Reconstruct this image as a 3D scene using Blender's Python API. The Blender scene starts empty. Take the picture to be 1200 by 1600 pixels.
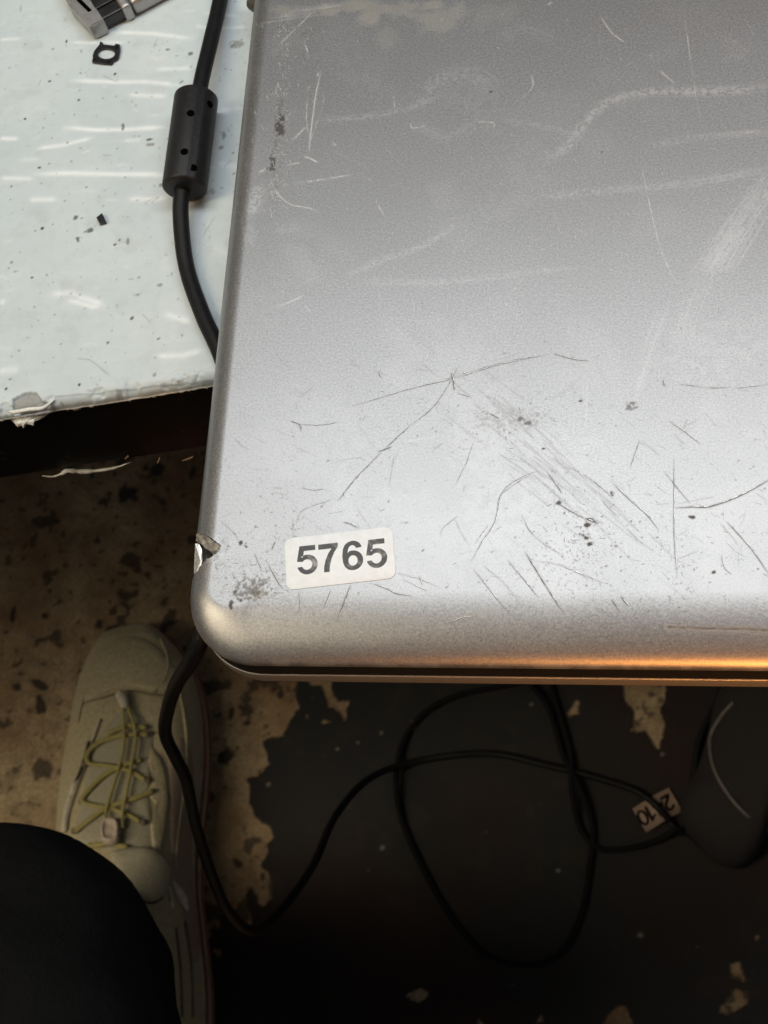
import bpy, bmesh, math, random
import numpy as np
from mathutils import Vector, Matrix
from mathutils.bvhtree import BVHTree

# ------------------------------------------------------------------ camera, world, lamps, exposure
S = bpy.context.scene
COL = S.collection
F, CX, CY = 2400.0, 600.0, 800.0            # focal length and centre in photograph pixels
CAM = np.array([0.0, 0.0, 1.10])
_n = np.array([math.sin(math.radians(24)) * math.sin(math.radians(22)),
               -math.sin(math.radians(24)) * math.cos(math.radians(22)), -math.cos(math.radians(24))])
_z = -_n
_y = np.array([0, 1.0, 0]); _y = _y - _z * _y.dot(_z); _y /= np.linalg.norm(_y)
_x = np.cross(_y, _z)
RM = np.array([_x, _y, _z])                 # camera -> world

cd = bpy.data.cameras.new('camera')
cam = bpy.data.objects.new('camera', cd); COL.objects.link(cam)
mw = Matrix([list(RM[0]) + [CAM[0]], list(RM[1]) + [CAM[1]], list(RM[2]) + [CAM[2]], [0, 0, 0, 1]])
cam.matrix_world = mw
cd.sensor_fit = 'VERTICAL'; cd.sensor_height = 36.0; cd.lens = 36.0 * F / 1600.0
cd.clip_start = 0.01; cd.clip_end = 60
cd.dof.use_dof = True; cd.dof.focus_distance = 0.41; cd.dof.aperture_fstop = 42
S.camera = cam

w = bpy.data.worlds.new('World'); S.world = w; w.use_nodes = True
bg = w.node_tree.nodes['Background']
bg.inputs[0].default_value = (1.0, 0.955, 0.92, 1); bg.inputs[1].default_value = 0.066

def lamp(name, loc, aim, sx, sy, power, col, spread=180):
    d = bpy.data.lights.new(name, 'AREA'); d.shape = 'RECTANGLE'; d.size = sx; d.size_y = sy
    d.energy = power; d.color = col; d.spread = math.radians(spread)
    o = bpy.data.objects.new(name, d); COL.objects.link(o); o.location = loc
    o.rotation_euler = (Vector(aim) - Vector(loc)).to_track_quat('-Z', 'Y').to_euler()
    return o
lamp('bench_lamp', (0.10, 0.49, 1.62), (0.10, 0.18, 0.73), 1.10, 0.14, 6.7, (0.95, 0.985, 1.0))
lamp('room_lamp', (-1.30, -0.20, 1.90), (-0.35, 0.15, 0.0), 0.5, 1.5, 3.9, (1.0, 0.83, 0.58), 70)
lamp('warm_lamp', (0.20, -0.58, 1.06), (0.10, 0.115, 0.722), 0.24, 0.20, 0.20, (1.0, 0.36, 0.07), 24)

S.view_settings.view_transform = 'Standard'; S.view_settings.look = 'None'
S.view_settings.exposure = 0; S.view_settings.gamma = 1
S.cycles.use_denoising = True
S.cycles.max_bounces = 8

# ------------------------------------------------------------------ helpers
def P(px, py, z):
    """world point at height z seen at photograph pixel (px, py)"""
    d = RM @ np.array([(px - CX) / F, -(py - CY) / F, -1.0])
    return CAM + d * ((z - CAM[2]) / d[2])
def ray(px, py):
    d = RM @ np.array([(px - CX) / F, -(py - CY) / F, -1.0]); return Vector(d).normalized()
def PX(px, z):                               # px per metre helper: metres of one pixel at height z
    return (CAM[2] - z) / F

_rng = np.random.RandomState(7)
_LT = _rng.rand(256, 256)
def vnoise(x, y, seed=0):
    x = np.asarray(x, float) + seed * 17.31; y = np.asarray(y, float) + seed * 9.73
    xi = np.floor(x).astype(int); yi = np.floor(y).astype(int)
    fx = x - xi; fy = y - yi; fx = fx * fx * (3 - 2 * fx); fy = fy * fy * (3 - 2 * fy)
    a = _LT[xi & 255, yi & 255]; b = _LT[(xi + 1) & 255, yi & 255]
    c = _LT[xi & 255, (yi + 1) & 255]; d = _LT[(xi + 1) & 255, (yi + 1) & 255]
    return (a * (1 - fx) + b * fx) * (1 - fy) + (c * (1 - fx) + d * fx) * fy
def fbm(x, y, seed=0, octv=4):
    s = 0; a = 0.5; t = 0
    for k in range(octv):
        s = s + a * vnoise(x * 2 ** k, y * 2 ** k, seed + k * 3); t += a; a *= 0.5
    return s / t
def sstep(a, b, x):
    t = np.clip((x - a) / (b - a), 0, 1); return t * t * (3 - 2 * t)

def link(name, me, mats=None, parent=None, smooth=True):
    o = bpy.data.objects.new(name, me); COL.objects.link(o)
    for m in (mats if isinstance(mats, (list, tuple)) else [mats] if mats else []): me.materials.append(m)
    if smooth: me.polygons.foreach_set('use_smooth', [True] * len(me.polygons))
    if parent is not None: o.parent = parent
    return o
def pyobj(name, v, f, m=None, parent=None, smooth=True):
    me = bpy.data.meshes.new(name); me.from_pydata([tuple(map(float, q)) for q in v], [], f); me.update()
    return link(name, me, m, parent, smooth)
def bmobj(name, bm, m=None, parent=None, smooth=True):
    me = bpy.data.meshes.new(name); bm.to_mesh(me); bm.free(); return link(name, me, m, parent, smooth)
def empty(name, loc=(0, 0, 0)):
    o = bpy.data.objects.new(name, None); COL.objects.link(o); o.empty_display_size = 0.02; return o
def tag(o, label=None, cat=None, group=None, kind=None):
    if label: o['label'] = label
    if cat: o['category'] = cat
    if group: o['group'] = group
    if kind: o['kind'] = kind
    return o
def auto(o, deg=35):
    me = o.data
    bm = bmesh.new(); bm.from_mesh(me)
    for e in bm.edges:
        e.smooth = not (len(e.link_faces) == 2 and e.calc_face_angle(0) > math.radians(deg))
    bm.to_mesh(me); bm.free(); return o

def grid(name, X, Y, Z, attr=None, keep=None, mats=None, parent=None):
    """mesh of a 2-D array of points, with an optional colour attribute and a face mask"""
    n, m = X.shape
    co = np.stack([X, Y, Z], -1).reshape(-1, 3).astype(np.float32)
    i = np.arange(n * m).reshape(n, m)
    q = np.stack([i[:-1, :-1], i[1:, :-1], i[1:, 1:], i[:-1, 1:]], -1).reshape(-1, 4)
    if keep is not None: q = q[keep.reshape(-1)]
    me = bpy.data.meshes.new(name)
    me.vertices.add(len(co)); me.vertices.foreach_set('co', co.reshape(-1))
    me.loops.add(q.size); me.loops.foreach_set('vertex_index', q.reshape(-1).astype(np.int32))
    me.polygons.add(len(q)); me.polygons.foreach_set('loop_start', np.arange(0, q.size, 4, dtype=np.int32))
    me.polygons.foreach_set('loop_total', np.full(len(q), 4, dtype=np.int32))
    if attr is not None:
        a = me.attributes.new('wear', 'FLOAT_COLOR', 'POINT')
        c = np.ones((n * m, 4), np.float32); c[:, :3] = attr.reshape(-1, 3)
        a.data.foreach_set('color', c.reshape(-1))
    me.update(calc_edges=True)
    o = bpy.data.objects.new(name, me); COL.objects.link(o)
    for k in (mats if isinstance(mats, (list, tuple)) else [mats]): me.materials.append(k)
    me.polygons.foreach_set('use_smooth', np.ones(len(q), bool))
    if parent is not None: o.parent = parent
    return o

def catmull(pts, n=10):
    pts = np.array(pts, float); p = np.vstack([2 * pts[0] - pts[1], pts, 2 * pts[-1] - pts[-2]]); out = []
    for i in range(1, len(p) - 2):
        for t in np.linspace(0, 1, n, endpoint=False):
            a, b, c, d = p[i - 1], p[i], p[i + 1], p[i + 2]
            out.append(0.5 * ((2 * b) + (c - a) * t + (2 * a - 5 * b + 4 * c - d) * t * t + (3 * b - a - 3 * c + d) * t ** 3))
    out.append(pts[-1]); return np.array(out)
def sweep(path, rad, seg=16, cap=True, flat=None):
    """tube along a path; rad scalar or per point; flat=(a,b) squashes the section"""
    path = np.array(path, float); n = len(path)
    r = np.full(n, rad) if np.isscalar(rad) else np.array(rad)
    T = np.gradient(path, axis=0); T /= np.linalg.norm(T, axis=1)[:, None] + 1e-12
    u = np.cross(T[0], [0, 0, 1.0])
    if np.linalg.norm(u) < 1e-3: u = np.cross(T[0], [0, 1.0, 0])
    u /= np.linalg.norm(u); v = []
    for k in range(n):
        u = u - T[k] * u.dot(T[k]); u /= np.linalg.norm(u); w_ = np.cross(T[k], u)
        for a in np.linspace(0, 2 * np.pi, seg, endpoint=False):
            fa, fb = flat or (1, 1)
            v.append(path[k] + r[k] * (np.cos(a) * u * fa + np.sin(a) * w_ * fb))
    f = [[k * seg + j, k * seg + (j + 1) % seg, (k + 1) * seg + (j + 1) % seg, (k + 1) * seg + j] for k in range(n - 1) for j in range(seg)]
    if cap: f += [list(range(seg))[::-1], list(range((n - 1) * seg, n * seg))]
    return v, f

def inpoly(x, y, poly):
    x = np.asarray(x); y = np.asarray(y); ins = np.zeros(x.shape, bool); n = len(poly)
    for i in range(n):
        x1, y1 = poly[i][:2]; x2, y2 = poly[(i + 1) % n][:2]
        if y1 == y2: continue
        c = ((y1 > y) != (y2 > y)) & (x < (x2 - x1) * (y - y1) / (y2 - y1) + x1); ins ^= c
    return ins
class Raster:
    """wear map in metres on a flat surface, sampled later at the mesh vertices"""
    def __init__(s, x0, y0, x1, y1, h):
        s.x0, s.y0, s.h = x0, y0, h; s.nx = int((x1 - x0) / h) + 1; s.ny = int((y1 - y0) / h) + 1
        s.a = np.zeros((s.nx, s.ny, 3), np.float32)
    def box(s, x0, y0, x1, y1):
        i0 = max(0, int((x0 - s.x0) / s.h)); i1 = min(s.nx, int((x1 - s.x0) / s.h) + 2)
        j0 = max(0, int((y0 - s.y0) / s.h)); j1 = min(s.ny, int((y1 - s.y0) / s.h) + 2)
        if i1 <= i0 or j1 <= j0: return None
        X, Y = np.meshgrid(s.x0 + np.arange(i0, i1) * s.h, s.y0 + np.arange(j0, j1) * s.h, indexing='ij')
        return slice(i0, i1), slice(j0, j1), X, Y
    def stroke(s, ch, pts, wd, st, brk=0.35, taper=True, seed=0, fine=0.0, bs=1.0):
        pts = np.array(pts, float); m = wd * 3
        b = s.box(pts[:, 0].min() - m, pts[:, 1].min() - m, pts[:, 0].max() + m, pts[:, 1].max() + m)
        if b is None: return
        I, J, X, Y = b; best = np.full(X.shape, 1e9); tt = np.zeros(X.shape)
        L = np.concatenate([[0], np.cumsum(np.linalg.norm(np.diff(pts, axis=0), axis=1))]); tot = L[-1] + 1e-9
        for k in range(len(pts) - 1):
            a, c = pts[k], pts[k + 1]; d = c - a; q = d.dot(d) + 1e-18
            t = np.clip(((X - a[0]) * d[0] + (Y - a[1]) * d[1]) / q, 0, 1)
            ds = np.hypot(X - a[0] - t * d[0], Y - a[1] - t * d[1]); mk = ds < best
            best[mk] = ds[mk]; tt[mk] = ((L[k] + t * (L[k + 1] - L[k])) / tot)[mk]
        v = np.exp(-(best / wd) ** 2) * st
        if taper: v *= np.clip(np.minimum(tt, 1 - tt) * 6 + 0.25, 0, 1)
        if brk: v *= np.clip(1.25 - brk * 2.2 * fbm(tt * tot / 0.0022 / bs, best / wd * 0.4, seed + 3), 0, 1.2)
        if fine: v *= sstep(fine - 0.09, fine + 0.11, fbm(X / 0.0006, Y / 0.0006, seed + 9, 3))
        s.a[I, J, ch] = np.maximum(s.a[I, J, ch], v)
    def blob(s, ch, c, rx, ry, st, ang=0, thr=0.5, scale=0.0006, soft=0.12, seed=0):
        m = max(rx, ry) * 2.2; b = s.box(c[0] - m, c[1] - m, c[0] + m, c[1] + m)
        if b is None: return
        I, J, X, Y = b; ca, sa = math.cos(ang), math.sin(ang); dx, dy = X - c[0], Y - c[1]
        r = np.exp(-(((dx * ca + dy * sa) / rx) ** 2 + ((-dx * sa + dy * ca) / ry) ** 2))
        nz = fbm((dx * ca + dy * sa) / scale, (-dx * sa + dy * ca) / scale, seed + 20, 4)
        v = st * sstep(thr - soft, thr + soft, nz * (0.45 + 0.75 * r)) * sstep(0.03, 0.3, r)
        s.a[I, J, ch] = np.maximum(s.a[I, J, ch], v)
    def sample(s, X, Y):
        fx = (X - s.x0) / s.h; fy = (Y - s.y0) / s.h
        ok = (fx >= 0) & (fx < s.nx - 1) & (fy >= 0) & (fy < s.ny - 1)
        i = np.clip(fx.astype(int), 0, s.nx - 2); j = np.clip(fy.astype(int), 0, s.ny - 2)
        a = (fx - i)[..., None]; b = (fy - j)[..., None]
        v = (s.a[i, j] * (1 - a) + s.a[i + 1, j] * a) * (1 - b) + (s.a[i, j + 1] * (1 - a) + s.a[i + 1, j + 1] * a) * b
        return np.where(ok[..., None], v, 0)

# ---- material builder
class Mat:
    def __init__(s, name):
        s.m = bpy.data.materials.new(name); s.m.use_nodes = True; s.t = s.m.node_tree
        s.b = s.t.nodes['Principled BSDF']; s.tc = s.n('ShaderNodeTexCoord')
    def n(s, k, **kw):
        o = s.t.nodes.new(k)
        for a, v in kw.items(): setattr(o, a, v)
        return o
    def l(s, a, b): s.t.links.new(a, b)
    def noise(s, scale, detail=3, rough=0.55, vec=None):
        o = s.n('ShaderNodeTexNoise'); o.inputs['Scale'].default_value = scale; o.inputs['Detail'].default_value = detail
        o.inputs['Roughness'].default_value = rough; s.l(vec or s.tc.outputs['Object'], o.inputs['Vector']); return o.outputs['Fac']
    def scaled(s, v):
        o = s.n('ShaderNodeMapping'); o.inputs['Scale'].default_value = v; s.l(s.tc.outputs['Object'], o.inputs['Vector']); return o.outputs[0]
    def ramp(s, fac, stops):
        o = s.n('ShaderNodeValToRGB'); e = o.color_ramp.elements
        while len(e) < len(stops): e.new(0.5)
        for q, (p, c) in zip(e, stops): q.position = p; q.color = (c, c, c, 1) if np.isscalar(c) else tuple(c) + (1,)
        s.l(fac, o.inputs[0]); return o.outputs[0]
    def mix(s, fac, a, b, mode='MIX'):
        o = s.n('ShaderNodeMix', data_type='RGBA', blend_type=mode)
        for src, i in ((fac, 0), (a, 6), (b, 7)):
            if isinstance(src, (int, float)): o.inputs[i].default_value = src if i == 0 else (src, src, src, 1)
            elif isinstance(src, tuple): o.inputs[i].default_value = src + (1,)
            else: s.l(src, o.inputs[i])
        return o.outputs[2]
    def math(s, op, a, b=0.0, clamp=False):
        o = s.n('ShaderNodeMath', operation=op, use_clamp=clamp)
        for src, i in ((a, 0), (b, 1)):
            if isinstance(src, (int, float)): o.inputs[i].default_value = src
            else: s.l(src, o.inputs[i])
        return o.outputs[0]
    def attr(s):
        o = s.n('ShaderNodeAttribute', attribute_name='wear'); sp = s.n('ShaderNodeSeparateColor'); s.l(o.outputs['Color'], sp.inputs[0])
        return sp.outputs
    def bump(s, h, st, dist):
        o = s.n('ShaderNodeBump'); o.inputs['Strength'].default_value = st; o.inputs['Distance'].default_value = dist
        s.l(h, o.inputs['Height']); s.l(o.outputs[0], s.b.inputs['Normal'])
    def set(s, **kw):
        for k, v in kw.items():
            i = s.b.inputs[k.replace('_', ' ')]
            if isinstance(v, tuple): i.default_value = v + (1,) if len(v) == 3 else v
            elif isinstance(v, (int, float)): i.default_value = v
            else: s.l(v, i)
        return s
def simple(name, col, rough=0.5, metal=0.0, var=0.25, scale=300, bump=0.15, dist=0.0003, spec=0.5):
    m = Mat(name); nz = m.noise(scale, 4)
    c = m.mix(m.ramp(nz, [(0.3, 0.0), (0.7, 1.0)]), tuple(x * (1 - var) for x in col), tuple(min(1, x * (1 + var)) for x in col))
    m.set(Base_Color=c, Roughness=m.math('ADD', rough - 0.08, m.math('MULTIPLY', nz, 0.16)), Metallic=metal)
    m.b.inputs['Specular IOR Level'].default_value = spec
    if bump: m.bump(nz, bump, dist)
    return m.m

# ------------------------------------------------------------------ heights
ZT = 0.700          # table top
ZL = 0.730          # laptop lid top
# ------------------------------------------------------------------ floor
m = Mat('worn_floor'); at = m.attr()
n1 = m.noise(6.5, 7, .62); n2 = m.noise(60, 6, 0.65); n3 = m.noise(420, 3)
conc = m.mix(m.ramp(n1, [(0.42, 0), (0.60, 1)]), (0.25, 0.145, 0.072), (0.50, 0.40, 0.25))
conc = m.mix(m.ramp(n2, [(0.36, 0.55), (0.55, 0.0)]), conc, (0.13, 0.085, 0.045))
conc = m.mix(m.ramp(n3, [(0.40, 0.35), (0.6, 0.0)]), conc, (0.12, 0.09, 0.06))
blk = m.mix(m.ramp(n2, [(0.35, 0), (0.7, 1)]), (0.0100, 0.0112, 0.0140), (0.017, 0.018, 0.020))
blk = m.mix(m.ramp(m.noise(5.5, 3), [(0.45, 0), (0.62, 0.8)]), blk, (0.024, 0.009, 0.007))  # reddish dark patches: warm glow and dimming put into the paint colour
c = m.mix(at[0], conc, blk)
c = m.mix(m.math('MULTIPLY', at[1], 0.92), c, (0.022, 0.017, 0.014))
c = m.mix(at[2], c, (0.36, 0.33, 0.26))
m.set(Base_Color=c, Roughness=m.math('ADD', 0.55, m.math('MULTIPLY', n2, 0.3)))
m.b.inputs['Specular IOR Level'].default_value = 0.35
hh = m.math('ADD', m.math('MULTIPLY', at[0], 1.2), m.math('MULTIPLY', n2, 0.6)); m.bump(hh, 0.5, 0.0012)
FLOOR_M = m.m

def px2f(pts): return [tuple(P(x, y, 0)[:2]) for x, y in pts]
edge_pts = [(461,1040),(461,1069),(459,1090),(467,1106),(459,1113),(461,1121),(450,1139),(446,1151),(432,1147),(416,1153),(405,1160),(416,1176),(418,1195),(405,1213),(383,1218),(391,1235),(393,1258),(391,1278),(402,1284),(421,1293),(423,1310),(421,1330),(410,1348),(426,1362),(430,1378),(421,1402),(407,1415),(399,1402),(389,1386),(383,1399),(386,1426),(399,1453),(389,1456),(372,1434),(354,1421),(348,1440),(340,1453),(332,1442),(325,1470),(300,1500),(240,1540),(120,1520),(-80,1480),(-300,1500),(-900,1600),(-900,300),(461,300)]
isl = [
 [(472,1060),(488,1071),(503,1071),(507,1104),(528,1112),(537,1123),(543,1098),(531,1101),(518,1085),(520,1060)],
 [(968,1060),(1046,1060),(1042,1085),(1034,1105),(1037,1128),(1036,1152),(1026,1168),(1006,1147),(986,1138),(992,1118),(974,1092)],
 [(886,1112),(900,1093),(908,1100),(900,1117)], [(633,1138),(640,1118),(650,1118),(645,1142)],
 [(640,1550),(655,1543),(668,1552),(655,1566)], [(1145,1505),(1160,1501),(1170,1530),(1150,1532)],
 [(1125,1588),(1145,1545),(1166,1545),(1166,1570),(1140,1588)], [(944,1600),(965,1572),(980,1575),(995,1602)],
 [(740,1602),(745,1594),(752,1602)], [(840,1602),(846,1588),(855,1602)], [(1150,1092),(1170,1075),(1185,1060),(1190,1085),(1178,1104)],
 [(505,1124),(510,1120),(516,1127),(508,1130)],[(478,1118),(484,1116),(484,1123)],[(1180,1460),(1190,1466),(1182,1472)],[(330,1482),(345,1478),(345,1488)],
]
fr = Raster(-0.68, -0.06, 0.26, 0.72, 0.0009)
I, J, XX, YY = fr.box(-0.68, -0.06, 0.26, 0.72)
wx = XX + 0.010 * (fbm(XX / 0.012, YY / 0.012, 1) - 0.5); wy = YY + 0.010 * (fbm(XX / 0.012, YY / 0.012, 5) - 0.5)
paint = ~inpoly(wx, wy, px2f(edge_pts))
for q in isl: paint &= ~inpoly(wx, wy, px2f(q))
fr.a[:, :, 0] = paint
# specks of paint left on the bare floor, stains under the table
sp = sstep(0.665, 0.71, fbm(XX / 0.017, YY / 0.017, 11, 5)); sp2 = sstep(0.72, 0.76, fbm(XX / 0.006, YY / 0.006, 15, 3))
fr.a[:, :, 1] = np.maximum(sp * 0.85, sp2 * 0.75)
for (x, y, rx, ry, a) in [(205,768,9,8,0),(172,985,22,9,.5),(215,990,40,7,.2),(60,1068,13,6,.4),(62,1105,7,15,-.3),(28,1072,14,5,.5),(70,960,6,5,0),(20,960,4,9,0),(352,1175,11,14,0),(390,1110,15,6,.2),(360,1112,4,8,0),(362,1130,5,8,0),(384,1130,8,4,0),(412,1137,6,4,0),(312,1345,5,10,0),(308,1370,4,12,.2),(322,1390,6,9,0),(385,1294,6,4,0),(372,1350,8,4,.6),(412,1370,4,5,0),(425,1078,5,4,0),(438,1084,4,5,0),(240,735,14,12,0),(195,770,22,12,0),(300,740,6,12,0)]:
    q = P(x, y, 0); k = PX(1, 0)
    fr.blob(1, q, rx * k * 1.25, ry * k * 1.25, 1.0, ang=-a, thr=0.40, scale=0.006, soft=0.06, seed=int(x + y))
for (x, y, r) in [(595,1145,2.2),(527,1170,2.4),(419,1225,3),(598,1325,3),(1035,1178,3),(830,1100,2),(575,1360,1.6),(800,1538,2),(488,1090,2),(700,1362,2),(872,1360,2.5),(1090,1480,2),(560,1160,1.6),(760,1300,1.4),(1000,1462,3)]:
    q = P(x, y, 0); fr.blob(2, q, r * 0.00052, r * 0.00045, 0.55, thr=0.35, scale=0.003, soft=0.1, seed=x)
def axis(a, b, h, lo, hi, k=1.35):
    s = list(np.arange(a, b, h)); g = h; v = s[-1]
    while v < hi: g *= k; v += g; s.append(v)
    g = h; v = s[0]
    while v > lo: g *= k; v -= g; s.insert(0, v)
    return np.array(s)
X, Y = np.meshgrid(axis(-0.62, 0.20, 0.0012, -3, 3), axis(-0.03, 0.66, 0.0012, -3, 3), indexing='ij')
A = fr.sample(X, Y)
A[..., 0] = np.where((X < -0.679) | (Y < -0.059) | (X > 0.259) | (Y > 0.719), sstep(0.42, 0.5, fbm(X / 0.3, Y / 0.3, 31)), A[..., 0])
Z = 0.0006 * A[..., 0] + 0.0012 * (fbm(X / 0.05, Y / 0.05, 41) - 0.5)
fl = grid('floor', X, Y, Z - 0.0008, A, mats=FLOOR_M)
tag(fl, kind='structure', label='worn concrete floor with flaking black paint under the table')

# ------------------------------------------------------------------ table
E1 = P(330, 603, ZT - 0.004); E0 = P(0, 655, ZT - 0.004)
te = E1 - E0; te[2] = 0; te /= np.linalg.norm(te); tn = np.array([-te[1], te[0], 0.0])
TO = E1.copy(); TO[2] = 0
def tw(s, t, z): return TO + te * s + tn * t + np.array([0, 0, z])
def w2t(p): d = np.array(p) - TO; return d[:2].dot(te[:2]), d[:2].dot(tn[:2])
def pt(x, y): return w2t(P(x, y, ZT))
table = empty('work_table'); tag(table, 'white topped work table with chipped front edge and dark apron', 'table')
m = Mat('painted_table_top'); at = m.attr()
n1 = m.noise(38, 4); n2 = m.noise(260, 5, 0.6); n3 = m.noise(1500, 2)
ns = m.noise(1, 4, 0.6, vec=m.scaled((60, 420, 60)))
c = m.mix(m.ramp(n1, [(0.3, 0), (0.7, 1)]), (0.525, 0.60, 0.635), (0.595, 0.67, 0.695))
c = m.mix(m.ramp(n2, [(0.3, 0.35), (0.5, 0)]), c, (0.46, 0.51, 0.52))
c = m.mix(m.math('MULTIPLY', m.ramp(ns, [(0.55, 0), (0.75, 1)]), 0.16), c, (0.76, 0.82, 0.84))
c = m.mix(m.math('MULTIPLY', at[0], 0.85), c, (0.82, 0.875, 0.90))
c = m.mix(m.math('MULTIPLY', at[2], 0.9), c, (0.26, 0.26, 0.25))
c = m.mix(m.math('MULTIPLY', at[1], 0.95), c, (0.035, 0.032, 0.028))
m.set(Base_Color=c, Roughness=m.math('ADD', 0.42, m.math('MULTIPLY', n2, 0.2)))
m.bump(m.math('ADD', m.math('ADD', m.math('MULTIPLY', at[0], 1.0), m.math('MULTIPLY', n2, 0.6)), m.math('MULTIPLY', n3, 0.25)), 0.35, 0.0004)
TABLE_M = m.m
s0, t0 = pt(-30, 660); s1, t1 = pt(420, -20)
tr = Raster(-0.11, -0.004, 0.05, 0.16, 0.00022)
def tst(ch, pts, wpx, st, **k): tr.stroke(ch, [pt(*q) for q in pts], wpx * 0.000175, st, **k)
R = random.Random(3)
# streaks of thicker white paint (photograph pixels, laid on the table plane)
for pts, wd, st in [
 ([(110,125),(180,128),(230,127),(282,133)],5,1),([(100,198),(150,203),(200,202),(260,198)],5,1),([(0,216),(28,217)],5,.9),([(58,232),(100,226),(144,215)],4.5,1),
 ([(50,272),(110,270),(180,272),(240,272),(262,275)],5.5,1),([(0,278),(52,279)],5,.9),([(46,312),(88,311)],6,.9),([(200,310),(240,311),(262,308)],6,.8),
 ([(80,460),(112,457),(128,465),(162,476)],7,1),([(104,467),(145,479),(160,476)],6,.9),([(245,556),(285,555),(316,547)],6,.9),([(258,490),(280,497),(300,503)],6,.8),
 ([(0,62),(32,60)],4,.8),([(110,66),(160,66),(195,66)],3.5,.8),([(180,50),(240,52),(300,60)],5,.9),([(245,108),(300,106)],5,.8),([(200,148),(262,150)],5,.8),
 ([(345,172),(378,168)],6,.7),([(340,255),(372,262)],7,.6),([(0,580),(30,577)],7,.8),([(0,472),(8,471)],6,.8),([(30,250),(60,248)],4,.5),([(194,220),(220,218)],5,.6),
 ([(320,20),(370,25)],4,.8),([(330,45),(385,42)],4,.7),([(330,385),(360,400)],9,.35),([(305,40),(330,44)],4,.6),([(20,640),(60,650)],3,.6)]:
    tst(0, pts, wd, st, brk=0.25, seed=len(pts) + int(pts[0][1]), bs=2.5)
for _ in range(55):
    x, y = R.uniform(-20, 380), R.uniform(0, 600); L = R.uniform(6, 28)
    tst(0, [(x, y), (x + L * .5, y + R.uniform(-3, 3)), (x + L, y + R.uniform(-5, 4))], R.uniform(2, 4), R.uniform(.12, .4), seed=_)
# dirt
for (x, y, rx, ry, st, ch) in [(370,68,14,7,.8,2),(362,72,6,4,.9,1),(104,68,2,6,.9,1),(127,79,2,2,1,1),(192,200,2.5,7,.7,1),(233,218,5,2,.8,1),(236,225,9,3,.9,2),(285,128,4,2.5,1,1),(263,77,4,2,.8,1),(298,84,4,3,.7,1),(78,127,3,2,.8,1),(39,186,2,2,1,1),(61,207,1.5,1.5,1,1),(123,156,2,2,.9,1),(180,116,2.5,2,1,1),(207,158,2,2,.7,1),(76,257,3.5,2.5,.9,1),(62,262,4,2,.9,1),(90,259,2,2,.9,1),(18,291,2,2,.8,1),(17,312,2,2,.8,1),(116,340,7,4,.8,1),(66,357,2.5,2.5,1,1),(82,351,2,2,1,1),(128,341,3,2,.6,1),(137,361,7,5,.75,1),(123,374,5,4,.8,1),(180,382,3,2,.8,1),(187,375,2,2,.8,1),(200,378,2,6,.6,1),(49,434,2.5,2,1,1),(25,424,5,2,.6,1),(18,410,2.5,2,.6,1),(168,536,3,3,.95,1),(124,601,2,2,1,1),(55,585,2,2,1,1),(10,607,2.5,3,1,1),(206,497,3,3,.8,1),(247,530,2.5,2.5,.8,1),(285,524,2,2.5,.8,1),(214,460,6,3,.6,1),(250,446,4,3,.5,1),(205,436,4,2,.5,1),(85,492,3,2,.5,1),(180,612,9,8,.75,2),(270,617,6,4,.8,2),(128,632,9,8,.6,2),(292,614,8,6,.7,2),(250,290,8,4,.6,1),(228,293,2,2,.8,1),(350,212,3,7,.5,1),(366,272,3,5,.6,1),(345,230,4,3,.5,1),(330,298,8,7,.6,2),(84,560,2,2,.9,1),(243,585,4,3,.5,1),(268,428,2,5,.4,1)]:
    q = pt(x, y); tr.blob(ch, q, rx * .00021, ry * .00022, st * 1.1, thr=0.42, scale=0.0011, soft=0.06, seed=int(x * 3 + y))
for _ in range(420):
    x, y = R.uniform(-25, 385), R.uniform(-10, 640); r = R.choice([.7, .8, 1, 1.2, 1.6]); q = pt(x, y)
    tr.blob(1, q, r * .00022, r * .00020, R.uniform(.15, .7), thr=0.30, scale=0.0006, seed=_)
for pts in [[(246,60),(240,74)],[(160,118),(183,128)],[(225,317),(250,306)],[(316,370),(336,338)],[(222,490),(235,504)],[(119,560),(140,562),(155,573),(172,588)],[(160,242),(174,243)],[(183,122),(184,128)],[(64,124),(60,135)],[(238,315),(246,310)],[(350,260),(362,250)]]:
    tst(1, pts, .8, .55, brk=0.3, seed=int(pts[0][0]))
for k in range(24):   # smudgy patches
    x, y = R.uniform(0, 370), R.uniform(0, 620); tr.blob(2, pt(x, y), R.uniform(.003, .008), R.uniform(.002, .005), R.uniform(.06, .16), thr=.45, scale=.004, seed=k)
# pencil line that marks the edge trim, and the chip in the edge
tst(1, [(85,620),(160,611),(240,601),(332,590)], 1.0, .75, brk=0.45, taper=False, seed=5)
chip = [pt(*q) for q in [(16,640),(20,622),(42,612),(55,612),(64,624),(76,628),(74,634),(40,640)]]
sA = axis(-0.098, 0.02, 0.00030, -0.95, 0.80); tA = np.concatenate([np.linspace(0, 0.004, 16)[:-1], axis(0.004, 0.150, 0.00030, 0.0039, 0.68)[1:]])
SS, TT = np.meshgrid(sA, tA, indexing='ij')
A = tr.sample(SS, TT)
cm = inpoly(SS + .0009 * (fbm(SS / .002, TT / .002, 2) - .5), TT + .0009 * (fbm(SS / .002, TT / .002, 4) - .5), chip)
A[..., 2] = np.where(cm, 1, A[..., 2]); A[..., 0] = np.where(cm, 0, A[..., 0])
rr = 0.004; d = np.clip(rr - TT, 0, rr)
ZZ = ZT - rr + np.sqrt(np.maximum(rr * rr - d * d, 0))
nearedge = sstep(0.008, 0.0, TT)
ZZ -= nearedge * 0.0009 * sstep(.5, .75, fbm(SS / .005, TT / .004, 9)) + cm * 0.0011
TT2 = TT - nearedge * 0.0006 * (fbm(SS / .006, SS * 0, 12) - .4)
wp = TO[None, None, :] + SS[..., None] * te + TT2[..., None] * tn
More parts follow.
